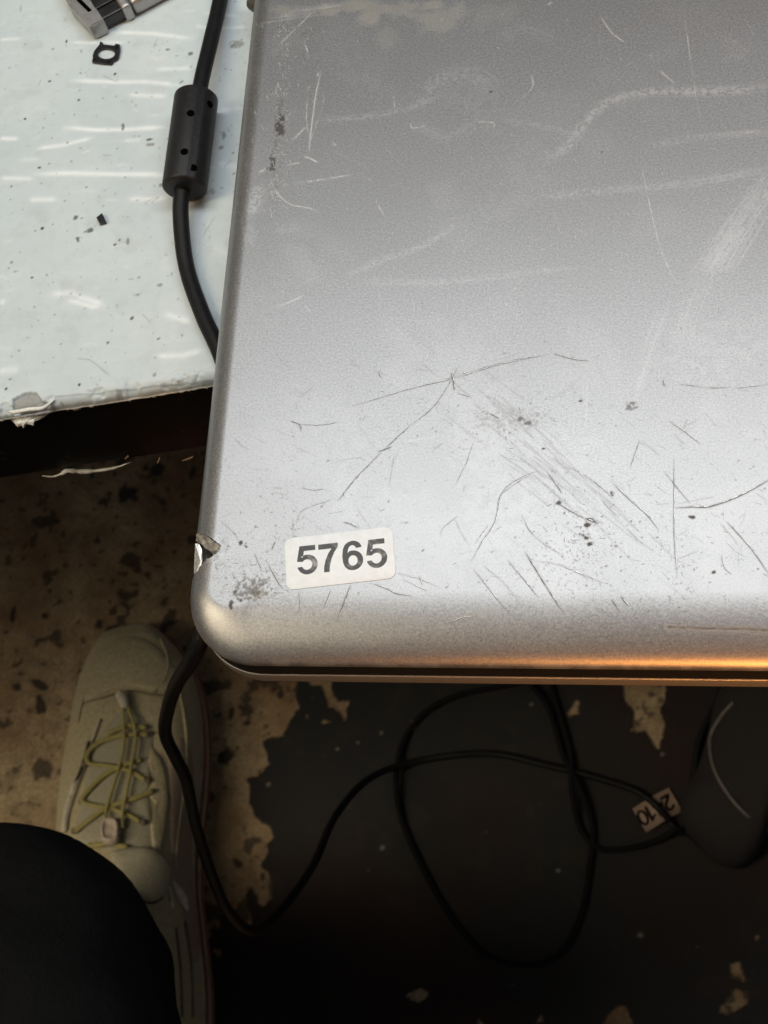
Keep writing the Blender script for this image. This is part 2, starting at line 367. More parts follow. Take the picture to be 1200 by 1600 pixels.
top = grid('table_top', wp[..., 0], wp[..., 1], ZZ, A, mats=TABLE_M, parent=table)
# ragged rim below the rounded edge
WHT = simple('white_edge_paint', (0.70, 0.70, 0.66), 0.5, var=.2, scale=500, bump=.4)
Rr = np.random.RandomState(5)
n = 700; sv = np.linspace(-0.098, 0.03, n)
depth = 0.0006 + 0.0022 * np.clip(fbm(sv / .004, sv * 0, 3) - .30, 0, 1) + 0.0012 * (vnoise(sv / .0011, sv * 0, 8) > .8)
off = - nearedge[0, 0] * 0.0006 * (fbm(sv / .006, sv * 0, 12) - .4)
v = []; f = []
for k in range(n):
    for (tt, zz) in ((0.0003, ZT - .0038), (-0.0003, ZT - .0042), (-0.0001, ZT - .004 - depth[k] * .7), (0.0012, ZT - .004 - depth[k])):
        v.append(tw(sv[k], tt + off[k], zz))
    if k: f += [[(k - 1) * 4 + j, k * 4 + j, k * 4 + j + 1, (k - 1) * 4 + j + 1] for j in range(3)]
pyobj('edge_trim', v, f, WHT, table)
# torn flap hanging from the chip
fl_ = [(12,650),(20,656),(27,664),(33,661),(36,666),(41,659),(47,660),(52,662),(54,655),(62,652),(72,646),(84,634),(88,626),(80,630),(70,640),(55,646),(35,648)]
v = []; 
for k, (x, y) in enumerate(fl_):
    q = P(x, y, ZT - 0.0045 - 0.0012 * (k < 11)); v.append(q)
v += [q - np.array([0.0001, 0.0004, 0.0007]) for q in v]
nn = len(fl_)
pyobj('torn_flap', v, [list(range(nn)), list(range(nn, 2 * nn))[::-1]] + [[i, (i + 1) % nn, nn + (i + 1) % nn, nn + i] for i in range(nn)], WHT, table, smooth=False)
lip = catmull([P(12, 643, ZT - .001), P(22, 644, ZT - .0002), P(45, 640, ZT + .0002), P(66, 638, ZT - .0002), P(78, 630, ZT - .0006), P(85, 624, ZT - .0002)], 8)
v, f = sweep(lip, 0.0007 * np.interp(np.linspace(0, 1, len(lip)), [0, .2, .7, 1], [.2, 1, .9, .2]), 10)
pyobj('curled_lip', v, f, WHT, table)
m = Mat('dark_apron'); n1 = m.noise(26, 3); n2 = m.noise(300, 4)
c = m.mix(m.ramp(n1, [(0.56, 0), (0.70, 1)]), (0.007, 0.0065, 0.007), (0.035, 0.017, 0.010))  # brown patches paint a warm reflection into the apron's colour
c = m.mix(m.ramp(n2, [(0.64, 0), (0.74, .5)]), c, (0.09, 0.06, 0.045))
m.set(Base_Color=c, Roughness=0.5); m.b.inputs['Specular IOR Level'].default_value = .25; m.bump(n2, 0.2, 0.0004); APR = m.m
def slab(name, s0, s1, t0, t1, z0, z1, mt, parent, bev=0.0008):
    bm = bmesh.new(); vs = [bm.verts.new(tw(a, b, c_)) for c_ in (z0, z1) for (a, b) in ((s0, t0), (s1, t0), (s1, t1), (s0, t1))]
    for q in ((3, 2, 1, 0), (4, 5, 6, 7), (0, 1, 5, 4), (1, 2, 6, 5), (2, 3, 7, 6), (3, 0, 4, 7)): bm.faces.new([vs[i] for i in q])
    if bev: bmesh.ops.bevel(bm, geom=list(bm.edges), offset=bev, segments=2, affect='EDGES')
    return bmobj(name, bm, mt, parent, smooth=False)
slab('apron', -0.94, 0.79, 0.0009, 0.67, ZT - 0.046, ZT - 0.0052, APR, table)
LEG = simple('dark_steel', (0.03, 0.026, 0.024), .4, .6)
for a, b in ((-.90, .05), (.72, .05), (-.90, .60), (.72, .60)): slab('leg', a - .02, a + .02, b - .02, b + .02, 0.0005, ZT - .0462, LEG, table)
# peeled white sliver along the bottom of the apron
def ap(x, y):   # point on the apron's face
    d = RM @ np.array([(x - CX) / F, -(y - CY) / F, -1.0]); k = (TO + tn * 0.0006 - CAM).dot(tn) / d.dot(tn); return CAM + d * k
pp = catmull([ap(66, 741), ap(82, 742), ap(95, 738), ap(105, 733), ap(125, 734), ap(150, 733), ap(180, 728), ap(203, 720)], 8)
wv = np.interp(np.linspace(0, 1, len(pp)), [0, .1, .25, .32, .5, .8, 1], [.15, .5, .3, .8, 1, .7, .1]) * .0007 * (0.7 + .6 * vnoise(np.arange(len(pp)) / 1.7, 0 * pp[:, 0], 4))
v, f = sweep(pp - tn * .0006, wv, 6, flat=(1.2, .7)); pyobj('peeled_strip', v, f, WHT, table)
for q in ([ap(285, 718), ap(292, 716), ap(302, 712)], [ap(196, 715), ap(199, 712), ap(201, 711)], [ap(246, 722), ap(248, 718), ap(250, 714)]):
    v, f = sweep(catmull(q, 4) - tn * .0004, .0003, 5); pyobj('peeled_strip', v, f, simple('brown_splinter', (.30, .20, .14), .6), table)

# ------------------------------------------------------------------ laptop
LW, LH, LR = 0.345, 0.240, 0.0195
ZO = ZL - 0.006
LO = P(287, 1039, ZO); lu = P(1200, 1047, ZO) - P(450, 1039.5, ZO); lu[2] = 0; lu /= np.linalg.norm(lu)
lv = np.array([-lu[1], lu[0], 0.0])
def lw(a, b, z): return np.array([LO[0], LO[1], 0]) + lu * a + lv * b + np.array([0, 0, z])
def lp(x, y, z=None):
    q = P(x, y, ZL if z is None else z) - LO; return q[:2].dot(lu[:2]), q[:2].dot(lv[:2])
laptop = empty('laptop'); tag(laptop, 'closed scratched silver laptop with a numbered white label and a broken corner', 'laptop')
PXL = 0.000172        # metres per photograph pixel on the lid
lr = Raster(-0.002, -0.002, 0.20, 0.235, 0.00021)
def ls(ch, pts, wpx, st, smooth=True, **k):
    q = [lp(*p) for p in pts]
    if smooth and len(q) > 2: q = catmull(q, 6)
    lr.stroke(ch, q, wpx * PXL, st, **k)
LI, DK, TN = 0, 1, 2
# dark scratches
CRISP_D, CRISP_L = [], []
for pts, wd, st in [
 ([(550,635),(640,608),(710,591),(780,570),(864,552)],1.3,.40),([(864,552),(894,561),(920,564)],1.1,.75),([(660,604),(720,585),(800,563),(850,556)],1.2,.3),
 ([(705,582),(708,595),(710,610)],1.5,1),([(717,570),(705,594),(677,636),(640,666)],1.0,.6),([(640,666),(620,684),(600,703)],1.1,.7),([(590,706),(600,703),(612,698)],1.2,.8),([(596,706),(575,728),(552,752),(528,783)],1.2,.7),
 ([(855,738),(868,756),(878,771)],1.2,.8),([(869,785),(890,798),(915,811)],1.0,.8),([(915,810),(934,818)],2.0,1),([(914,811),(924,811),(933,817)],1.5,1),([(915,811),(918,820),(917,827)],1.5,.9),
 ([(911,741),(940,762),(957,778)],1.1,.55),([(957,755),(985,782),(1008,802),(1027,825),(1028,830)],1.2,.7),([(1037,736),(1058,762),(1079,787)],1.0,.6),
 ([(1053,717),(1053,780),(1053,839),(1058,902)],1.0,.65),([(1053,794),(1080,792),(1107,792),(1144,780),(1177,764),(1205,748)],1.5,.85),
 ([(1044,657),(1066,672),(1095,694)],1.0,.6),([(1067,672),(1074,655)],1,.4),([(1135,815),(1160,842),(1177,862),(1203,900)],1.1,.7),
 ([(820,862),(841,897),(869,941),(884,959)],1.3,.95),([(794,876),(812,898),(827,916),(841,934)],1.1,.7),([(740,890),(756,910),(775,934),(796,958)],1.1,.55),
 ([(754,883),(789,913),(813,944)],1.0,.35),([(955,937),(962,946),(969,955)],1.3,.95),([(971,933),(977,941),(982,947)],1.6,.95),
 ([(841,736),(817,745),(785,769),(773,815),(752,848),(736,878)],1.1,.5),([(832,740),(805,756),(782,775),(776,800)],1.0,.4),([(763,820),(750,838),(742,850)],1.0,.3),
 ([(815,804),(827,829),(850,850),(883,871)],1.0,.4),([(831,876),(873,883),(911,899),(946,912)],1.0,.4),([(740,689),(729,722),(712,757)],.9,.4),([(715,806),(691,827),(689,839)],.9,.35),
 ([(548,915),(537,942),(526,967)],1.3,.95),([(517,922),(511,937),(505,951)],1.0,.7),([(584,912),(606,921),(620,928),(644,931)],1.1,.75),([(537,816),(548,819),(559,825)],1.3,.8),
 ([(398,864),(404,880),(409,892)],1.1,.6),([(419,881),(430,903),(443,922)],1.1,.7),([(430,846),(424,860)],1.2,.7),([(467,924),(469,954)],1.0,.5),([(620,895),(655,905),(690,920)],.9,.4),([(628,905),(670,925)],.9,.35),
 ([(455,658),(467,663),(471,673)],1.5,.8),([(470,663),(500,664),(528,660)],1.1,.5),([(1000,690),(995,700),(985,730)],1.1,.5),([(1127,868),(1131,886),(1143,898)],1,.5),
 ([(470,762),(490,766),(506,764)],1.0,.5),([(462,820),(470,800),(490,790),(520,780)],.8,.3),([(655,900),(660,915)],1,.5),([(660,960),(665,945)],1,.5),([(700,975),(720,965),(745,962)],1,.3),
 ([(1060,600),(1110,606),(1140,605)],1.2,.45),([(1150,607),(1205,600)],1.2,.4),([(715,615),(735,620)],1.0,.5),([(765,646),(780,654)],1.2,.7),([(1036,594),(1038,604)],1.8,.6),([(590,580),(596,590)],1.4,.6)]:
    ls(DK, pts, wd * .9, st * .55, brk=0.32, seed=int(pts[0][0]) % 97); CRISP_D.append((pts, wd, st))
N_MAIN = len(CRISP_D)
ls(DK, [(1045,978),(1107,980),(1172,981),(1205,983)], 2.0, 1.0, brk=0.55, taper=False, seed=4)
ls(TN, [(1045,979),(1107,981),(1172,982),(1205,984)], 4.0, .8, brk=0.4, taper=False, seed=4)
ls(TN, [(725,960),(750,955),(785,958)], 6, .35, seed=9)
# bundles of fine parallel scuffs
R = random.Random(11)
for _ in range(110):
    u = R.gauss(.5, .28); off = R.gauss(0, 26); L = R.uniform(25, 110); cx, cy = 850 + 150 * (u - .5) * 2 - off * .65, 720 + 130 * (u - .5) * 2 + off * .6
    a = math.radians(40 + R.gauss(0, 4)); dx, dy = math.cos(a) * L / 2, math.sin(a) * L / 2
    ls(R.choice([DK, DK, LI]), [(cx - dx, cy - dy), (cx, cy + R.uniform(-2, 2)), (cx + dx, cy + dy)], R.uniform(.6, 1.1), R.uniform(.07, .26), seed=_)
for _ in range(380):   # stray hairline scratches all over
    x, y = R.uniform(340, 1200), R.uniform(20, 975); L = R.uniform(6, 60) * R.random() + 5; a = R.gauss(.7, .9)
    low = y > 520
    ls(DK if (low and R.random() < .8) else LI, [(x, y), (x + L * .5 * math.cos(a) + R.uniform(-3, 3), y + L * .5 * math.sin(a)), (x + L * math.cos(a), y + L * math.sin(a))], R.uniform(.5, .8), R.uniform(.08, .28), seed=_)
for _ in range(1500):  # flecks
    k = R.random()
    if k < .25: x, y = R.gauss(905, 45), R.gauss(850, 45)
    elif k < .47: x, y = R.gauss(400, 42), R.gauss(905, 28)
    elif k < .58: x, y = R.gauss(780, 90), R.gauss(660, 35)
    elif k < .68: x, y = R.gauss(1060, 60), R.gauss(920, 50)
    elif k < .76: x, y = R.gauss(440, 30), R.gauss(800, 50)
    else: x, y = R.uniform(330, 1200), R.uniform(430, 985)
    if _ % 2:
        L = R.choice([2, 3, 3, 4, 6, 9]); a = R.gauss(.75, .8); CRISP_D.append(([(x, y), (x + L * math.cos(a), y + L * math.sin(a))], R.uniform(.5, 1.2), R.uniform(.2, .8))); continue
    r = R.choice([.6, .8, .9, 1.1]); q = lp(x, y)
    lr.blob(DK, q, r * PXL * R.uniform(.8, 1.8), r * PXL * .8, R.uniform(.15, .55), ang=R.uniform(0, 3), thr=0.32, scale=0.0005, seed=_)
for (x, y, rx, ry, st, an) in [(917,820,4,3,1,0),(912,838,6,3,1,.4),(922,850,4,3,1,.8),(1081,807,4,2.5,1,.4),(1115,894,3,2,.9,0),(360,946,2.5,6,1,-.3),(375,848,3,3,1,0),(383,853,3,2,1,.6),(872,786,4,3,.9,0),(825,662,6,5,.6,0),(815,655,5,4,.6,0),(985,634,9,6,.5,0),(907,627,2,2,.9,0),(849,700,2,2,.9,0),(957,771,3,3,.9,0),(768,143,3,2,1,0),(940,238,2,2,.8,0),(362,940,3,3,.9,0),(368,925,3,3,.8,0),(375,938,3,2,.9,0)]:
    lr.blob(DK, lp(x, y), rx * PXL, ry * PXL, st, ang=-an, thr=0.36, scale=0.0007, soft=.08, seed=int(x))
for (x, y, rx, ry, st, th) in [(400,918,45,26,.5,.57),(385,930,30,18,.5,.57),(400,926,14,9,.9,.42),(800,655,90,26,.16,.58),(438,192,9,20,1,.40),(436,205,8,12,1,.38),(426,250,7,16,.9,.42),(423,264,8,5,.9,.42),(437,165,8,18,.5,.46),(432,225,5,14,.5,.46),(430,290,10,60,.2,.52),(475,50,8,12,.5,.5)]:
    lr.blob(DK if (x, y) != (400, 926) else TN, lp(x, y), rx * PXL, ry * PXL, st, thr=th, scale=0.0006, soft=.08, seed=int(x + y))
# pale scratches and rubbed bands on the far half
for pts, wd, st in [
 ([(502,109),(493,152),(485,214),(483,242)],1.6,.95),([(498,112),(496,120)],2.4,.7),([(474,245),(483,247),(496,254)],2.0,1),([(488,19),(464,43)],1.6,.8),([(462,45),(438,68)],1.6,.7),([(474,62),(480,80),(481,92)],2.2,.5),
 ([(479,197),(455,221)],2.5,.6),([(484,135),(480,142)],2.2,.6),([(480,150),(479,190),(484,215)],1.4,.5),([(448,258),(470,254)],1.8,.7),([(424,280),(431,299),(453,319),(483,325),(498,332)],1.4,.75),
 ([(455,287),(500,281),(550,273)],3,.35),([(404,270),(416,264)],3.5,.9),([(938,25),(955,50),(977,67)],1.5,.85),([(1030,110),(1055,131)],1.4,.8),([(431,480),(452,472),(474,462)],1.6,.7),
 ([(1069,21),(1086,142),(1097,191)],1.3,.35),([(1001,255),(1030,382),(1058,446)],1.2,.4),([(1155,207),(1180,206)],1.6,.6),([(505,140),(504,165),(478,240)],1.0,.4),([(855,8),(863,3)],2,.9),([(560,270),(585,285)],1.2,.3),
 ([(641,192),(645,200),(668,196)],2.0,.6),([(745,190),(770,192),(772,200)],1.8,.6),([(520,223),(526,228)],2,.8),([(615,150),(617,170)],2,.35),([(830,115),(832,135),(815,155)],2,.35),([(590,320),(600,335)],1.2,.5),([(475,475),(485,487)],1.2,.5)]:
    ls(LI, pts, wd, st * .6, brk=0.3, seed=int(pts[0][1]) % 89); CRISP_L.append((pts, wd * .75, st))
for pts, wd, st, fi in [
 ([(853,251),(888,227),(917,188),(952,159),(1016,144),(1136,142),(1205,134)],7,.75,.42),([(492,188),(584,181),(647,166),(690,150)],5,.5,.46),([(647,166),(683,127),(732,117),(768,142)],16,.45,.52),
 ([(775,184),(874,202),(920,222)],4,.45,.46),([(839,308),(952,297),(1080,285),(1205,262)],7,.42,.45),([(1010,228),(1095,215),(1205,206)],5,.42,.46),([(1215,270),(1170,330),(1130,390),(1101,432)],20,.55,.5),
 ([(1101,432),(1080,480),(1060,540)],16,.25,.52),([(541,432),(600,405),(655,386),(718,347)],5,.45,.45),([(560,440),(700,440),(860,421),(900,420)],5,.32,.48),([(407,290),(398,315),(391,335)],9,.9,.42),
 ([(384,330),(386,360),(392,380)],12,.4,.5),([(1130,60),(1160,75),(1140,90)],14,.25,.52),([(745,190),(700,215),(650,195)],8,.3,.5),([(430,360),(470,355)],10,.3,.5),([(440,30),(470,20),(520,8)],8,.5,.5),
 ([(1040,480),(1010,560),(990,620)],10,.15,.5),([(870,60),(820,40),(780,60)],14,.18,.5)]:
    ls(LI, pts, wd * 1.3, st * .70, brk=0.25, fine=fi + .05, seed=int(pts[0][0]) % 83, bs=4)
    for j in range(int(3 + wd * .9)):   # the band is made of fine parallel hairlines
        o = [(x + R.gauss(0, wd * .42), y + R.gauss(0, wd * .42)) for x, y in pts]; a_ = R.randint(0, len(o) - 2)
        dx, dy = R.gauss(0, wd * .55), R.gauss(0, wd * .55)
        ls(LI, [(x + dx, y + dy) for x, y in pts][a_:a_ + R.randint(2, 4)], R.uniform(.6, 1.0), R.uniform(.15, .45) * (.5 + st), brk=.5, seed=j + a_)
for _ in range(45):    # streaks inside the wide rub on the right
    o = R.gauss(0, 14); ls(LI, [(1200 + o, 290), (1155 + o, 352 + R.uniform(-6, 6)), (1112 + o, 425)][R.choice([0, 0, 1]):], R.uniform(.7, 1.3), R.uniform(.15, .5), seed=_)
for (x, y, rx, ry, st) in [(620,22,75,22,.9),(690,30,60,30,.6),(490,14,60,16,.9),(540,8,60,12,1),(640,10,60,14,.9),(610,60,50,30,.35),(450,60,30,40,.2),(770,25,40,30,.2)]:
    lr.blob(TN, lp(x, y), rx * PXL, ry * PXL, st, thr=.46, scale=0.006, soft=.14, seed=int(x))
for (x, y) in [(430,36),(455,28),(470,30),(500,16)]:
    ls(DK, [(x - 30, y + 3), (x, y), (x + 40, y - 6)], 1.2, .45, seed=x)
    ls(LI, [(x - 34, y), (x, y - 3), (x + 36, y - 8)], 1.2, .5, seed=x + 1)
for _ in range(700):
    x, y = R.uniform(370, 1200), 560 * R.random() ** 1.2; L = R.uniform(2, 8); a = R.uniform(0, 3.14)
    CRISP_L.append(([(x, y), (x + L * math.cos(a), y + L * math.sin(a))], R.uniform(.4, .8), R.uniform(.1, .45)))
for _ in range(330):   # worn line along the left shoulder of the lid
    y = R.uniform(20, 340); x = 447 - .055 * y + R.gauss(0, 7 if _ % 3 else 22); L = R.uniform(2, 11); a = R.gauss(1.4, .7)
    (CRISP_D if (R.random() < .45 and 150 < y < 275) else CRISP_L).append(([(x, y), (x + L * math.cos(a), y + L * math.sin(a))], R.uniform(.5, 1.1), R.uniform(.2, .8)))
for _ in range(420):   # broken hairlines
    x, y = R.uniform(345, 1200), R.uniform(560, 970); L = R.uniform(10, 75) * R.random() + 6; a = R.choice([.75, .75, .9, 1.5, -.6, .1]) + R.gauss(0, .15); b_ = R.gauss(0, 2)
    CRISP_D.append(([(x, y), (x + L * .5 * math.cos(a) + b_, y + L * .5 * math.sin(a)), (x + L * math.cos(a), y + L * math.sin(a))], R.uniform(.3, .6), R.uniform(.05, .35)))
for _ in range(46):   # short dark strokes round the broken edge
    x, y = R.gauss(338, 12), R.gauss(868, 20); a = R.choice([-.6, .4, 1.4]) + R.gauss(0, .3); L = R.uniform(3, 14)
    if x > 318: CRISP_D.append(([(x, y), (x + L * math.cos(a), y + L * math.sin(a))], R.uniform(.5, 1.4), R.uniform(.3, .9)))
for _ in range(160):   # scuffs scraped along the left rim
    y = R.uniform(700, 1000); x = 330 - .11 * (y - 700) + abs(R.gauss(0, 14)) + 6; CRISP_D.append(([(x, y), (x + R.gauss(0, 2), y + R.uniform(2, 9))], R.uniform(.4, .9), R.uniform(.1, .5)))
for x in range(1046, 1205, 9):
    if R.random() < .8: CRISP_D.append(([(x, 978 + (x - 1046) * .03 + R.uniform(-1, 1)), (x + R.uniform(6, 12), 978.5 + (x - 1046) * .03 + R.uniform(-1, 1))], R.uniform(.8, 2.0), .9))
for k in range(60):    # very faint clouds of handling marks
    x, y = R.uniform(350, 1200), R.uniform(0, 960); lr.blob(LI, lp(x, y), R.uniform(.006, .02), R.uniform(.004, .012), R.uniform(.04, .10), ang=R.uniform(0, 3), thr=.48, scale=R.choice([.002, .005, .009]), soft=.15, seed=k)

BL, BF, DROP = 0.0068, 0.0188, 0.0062
def rrmap(Xg, Yg):
    """square grid -> rounded rectangle; returns x, y, distance to rim and the rim's roll width"""
    dl, dr, df, db = Xg, LW - Xg, Yg, LH - Yg
    hx = np.minimum(dl, dr); hy = np.minimum(df, db); cor = (hx < LR) & (hy < LR)
    u = np.clip(1 - hx / LR, 0, 1); v_ = np.clip(1 - hy / LR, 0, 1); r = np.maximum(u, v_)
    with np.errstate(divide='ignore', invalid='ignore'):
        ph = np.where(u >= v_, np.where(u > 0, v_ / np.maximum(u, 1e-12), 0) * 45, 90 - np.where(v_ > 0, u / np.maximum(v_, 1e-12), 0) * 45)
    pr = np.radians(ph); hx2 = np.where(cor, LR - LR * r * np.cos(pr), hx); hy2 = np.where(cor, LR - LR * r * np.sin(pr), hy)
    d_ = np.where(cor, LR * (1 - r), np.minimum(hx, hy)); b = np.where(cor, BL + (BF - BL) * sstep(0, 90, ph), np.where(hx < hy, BL, BF))
    return np.where(dl <= dr, hx2, LW - hx2), np.where(df <= db, hy2, LH - hy2), d_, b
def lidz(d_, b):
    t = np.clip(1 - d_ / b, 0, 1); p = 1.92
    return ZL - DROP * (1 - (1 - t ** p) ** (1 / p))
near = np.array([0, .02, .06, .13, .22, .34, .48, .64, .8, 1.0]) * .0012
xs = np.concatenate([near[:-1], axis(.0012, .160, .00025, .00119, LW - .0012)[1:]]); xs = xs[xs < LW - .0011]; xs = np.concatenate([xs, LW - near[::-1]])
ys = np.concatenate([near[:-1], axis(.0012, .226, .00025, .00119, LH - .0012)[1:]]); ys = ys[ys < LH - .0011]; ys = np.concatenate([ys, LH - near[::-1]])
GX, GY = np.meshgrid(xs, ys, indexing='ij')
xm, ym, dd, bb = rrmap(GX, GY); zz = lidz(dd, bb)
A = lr.sample(xm, ym)
notch_px = [(284,838),(304,836),(320,838),(336,848),(350,859),(346,868),(342,873),(328,879),(318,887),(308,896),(296,906),(284,908)]
notch = [lp(x, y, ZL - .003) for x, y in notch_px]
cx_ = (xm[:-1, :-1] + xm[1:, 1:]) / 2; cy_ = (ym[:-1, :-1] + ym[1:, 1:]) / 2
jx = .0004 * (fbm(cx_ / .0012, cy_ / .0012, 3) - .5); keep = ~inpoly(cx_ + jx, cy_ - jx, notch)
# the metal around the break is slightly bent up
nc = np.array(lp(335, 858)); bend = np.exp(-(((xm - nc[0]) / .004) ** 2 + ((ym - nc[1]) / .004) ** 2)); zz = zz + .0003 * bend * (fbm(xm / .002, ym / .002, 8) - .2)
nd = np.exp(-((xm - nc[0]) / .0016) ** 2 - ((ym - nc[1]) / .0016) ** 2); A[..., 1] = np.maximum(A[..., 1], .35 * nd * sstep(.45, .6, fbm(xm / .0008, ym / .0008, 5)))
# rubbed bare rim
rim = np.exp(-(dd / .0009) ** 2); A[..., 0] = np.maximum(A[..., 0], rim * .55 * sstep(.35, .7, fbm(xm / .004, ym / .004, 14)))
wpx = LO[0] + lu[0] * xm + lv[0] * ym; wpy = LO[1] + lu[1] * xm + lv[1] * ym
m = Mat('silver_painted_lid'); at = m.attr()
g1 = m.noise(1700, 2, .6); g2 = m.noise(3600, 1, .5); g3 = m.noise(30, 3)
gs = m.noise(1, 3, .6, vec=m.scaled((900, 2600, 900)))
gr = m.math('ADD', m.math('MULTIPLY', g1, .5), m.math('ADD', m.math('MULTIPLY', g2, .3), m.math('MULTIPLY', gs, .2)))
c = m.ramp(gr, [(0.34, (.205, .207, .211)), (0.5, (.285, .287, .291)), (0.66, (.37, .372, .376))])
c = m.mix(m.math('MULTIPLY', m.ramp(g3, [(.4, 0), (.65, 1)]), .12), c, (.22, .215, .21))
c = m.mix(m.math('MULTIPLY', at[2], .55), c, (.27, .25, .20))
c = m.mix(m.math('MULTIPLY', at[0], .70), c, (.62, .62, .615))
c = m.mix(m.math('MULTIPLY', at[1], .93, True), c, (.030, .026, .022))
ro = m.math('ADD', .395, m.math('MULTIPLY', m.math('SUBTRACT', gr, .5), .22)); ro = m.math('ADD', ro, m.math('MULTIPLY', at[2], .15)); ro = m.math('ADD', ro, m.math('MULTIPLY', at[1], .25))
me_ = m.math('SUBTRACT', .76, m.math('MULTIPLY', at[1], .55)); me_ = m.math('SUBTRACT', me_, m.math('MULTIPLY', at[0], .15)); me_ = m.math('SUBTRACT', me_, m.math('MULTIPLY', at[2], .1), True)
m.set(Base_Color=c, Roughness=ro, Metallic=me_)
m.bump(m.math('SUBTRACT', gr, m.math('MULTIPLY', at[1], .6)), .14, .00012)
m.b.inputs['Specular IOR Level'].default_value = 0.9; LID_M = m.m
lid = grid('lid', wpx, wpy, zz, A, keep=keep, mats=LID_M, parent=laptop)

def ribbons(name, strokes, mt, seed, off=0.0):
    v, f = [], []; Rr_ = random.Random(seed)
    for k, (pts, wd, st) in enumerate(strokes):
        q = [np.array(lp(*p)) for p in pts]; q = catmull(q, 8) if len(q) > 2 else np.linspace(q[0], q[-1], 12); k = k % 9973
        L = np.concatenate([[0], np.cumsum(np.linalg.norm(np.diff(q, axis=0), axis=1))]); n = max(5, int(L[-1] / .00022)); t = np.linspace(0, L[-1], n)
        x = np.interp(t, L, q[:, 0]); y = np.interp(t, L, q[:, 1]); dx, dy = np.gradient(x), np.gradient(y); g_ = np.hypot(dx, dy) + 1e-12; nx, ny = -dy / g_, dx / g_
        j_ = .00010 * (vnoise(t / .0006, 0 * t + k * 3.1, 5) - .5) + .00016 * (vnoise(t / .0025, 0 * t + k * 1.7, 6) - .5); x = x + nx * (j_ + off); y = y + ny * (j_ + off)
        hw_ = wd * PXL * .31 * np.clip(np.minimum(t, L[-1] - t) / (L[-1] * .22 + 1e-9), .15, 1) * (.55 + .9 * vnoise(t / .0009, 0 * t + k, 7)) * (.55 + .45 * st)
        on_ = vnoise(t / .0013, 0 * t + k * 2.3, 9) < (.30 + .62 * st)
        mx, my, md, mb = x, y, np.minimum(x, y), np.where(x < y, BL, BF); z = lidz(np.clip(md, 0, 1), mb) + .00003
        b0_ = len(v)
        for i in range(n): v += [lw(x[i] + nx[i] * hw_[i], y[i] + ny[i] * hw_[i], z[i]), lw(x[i] - nx[i] * hw_[i], y[i] - ny[i] * hw_[i], z[i])]
        f += [[b0_ + 2 * i, b0_ + 2 * i + 1, b0_ + 2 * i + 3, b0_ + 2 * i + 2] for i in range(n - 1) if on_[i]]
    o = pyobj(name, v, f, mt, laptop, smooth=False); o['kind'] = 'stuff'; return o
ribbons('scratches', CRISP_D, simple('scratch_grime', (.065, .062, .06), .6, bump=0), 1)
ribbons('scratches', [(a_, b_ * .6, c_ * .38) for a_, b_, c_ in CRISP_D[:N_MAIN]], simple('scratch_burr', (.80, .80, .79), .35, .5, bump=0), 3, off=.00017)
ribbons('scratches', CRISP_L, simple('scratch_bright', (.66, .66, .65), .45, .2, bump=0), 2)

def rr_outline(inset, n=14):
    r = LR - inset; pts = []
    for (ccx, ccy, a0) in ((LR, LR, 180), (LW - LR, LR, 270), (LW - LR, LH - LR, 0), (LR, LH - LR, 90)):
        for k in range(n + 1):
            a = math.radians(a0 + 90 * k / n); pts.append((ccx + r * math.cos(a), ccy + r * math.sin(a)))
    return pts
def rr_stack(name, prof, mt, parent, cap=(True, True)):
    """stack of rounded-rectangle outlines: prof = [(inset, z), ...]"""
    v = []; f = []; n = None
    for ins, z in prof:
        o = rr_outline(ins); n = len(o); v += [lw(a, b, z) for a, b in o]
    for k in range(len(prof) - 1): f += [[k * n + j, k * n + (j + 1) % n, (k + 1) * n + (j + 1) % n, (k + 1) * n + j] for j in range(n)]
    if cap[0]: f.append(list(range(n))[::-1])
    if cap[1]: f.append(list(range((len(prof) - 1) * n, len(prof) * n)))
    return auto(pyobj(name, v, f, mt, parent), 40)
BLK = simple('black_rubber_bezel', (0.010, 0.010, 0.011), .65, var=.4, scale=900, bump=.2, dist=.0002, spec=.25)
SIL = simple('silver_base', (0.33, 0.325, 0.32), .42, .55, var=.15, scale=1500, bump=.15, dist=.0001)
DRK = simple('dark_plastic', (0.014, 0.014, 0.015), .5)
rr_stack('lid_rim', [(.0035, ZL - .0028), (.0012, ZL - .0046), (.00035, ZL - .0060), (.0002, ZL - .0080), (.0004, ZL - .0150), (.003, ZL - .0153)], BLK, laptop)
base = rr_stack('base', [(.004, ZL - .0154), (.0006, ZL - .0155), (.0002, ZL - .0158), (.0001, ZL - .0166), (.0001, ZL - .0206), (.0002, ZL - .0212), (.004, ZL - .0214)], SIL, laptop)
rr_stack('bottom_cover', [(.0012, ZL - .0215), (.0012, ZL - .0222), (.003, ZL - .0234), (.010, ZL - .0275), (.014, ZL - .0280)], DRK, laptop)
for a, b in ((.03, .20), (LW - .03, .20), (.03, .125), (LW - .03, .125)):
    v, f = sweep([lw(a, b, ZT + .0002), lw(a, b, ZL - .0279)], .006, 16); pyobj('rubber_foot', v, f, BLK, laptop)
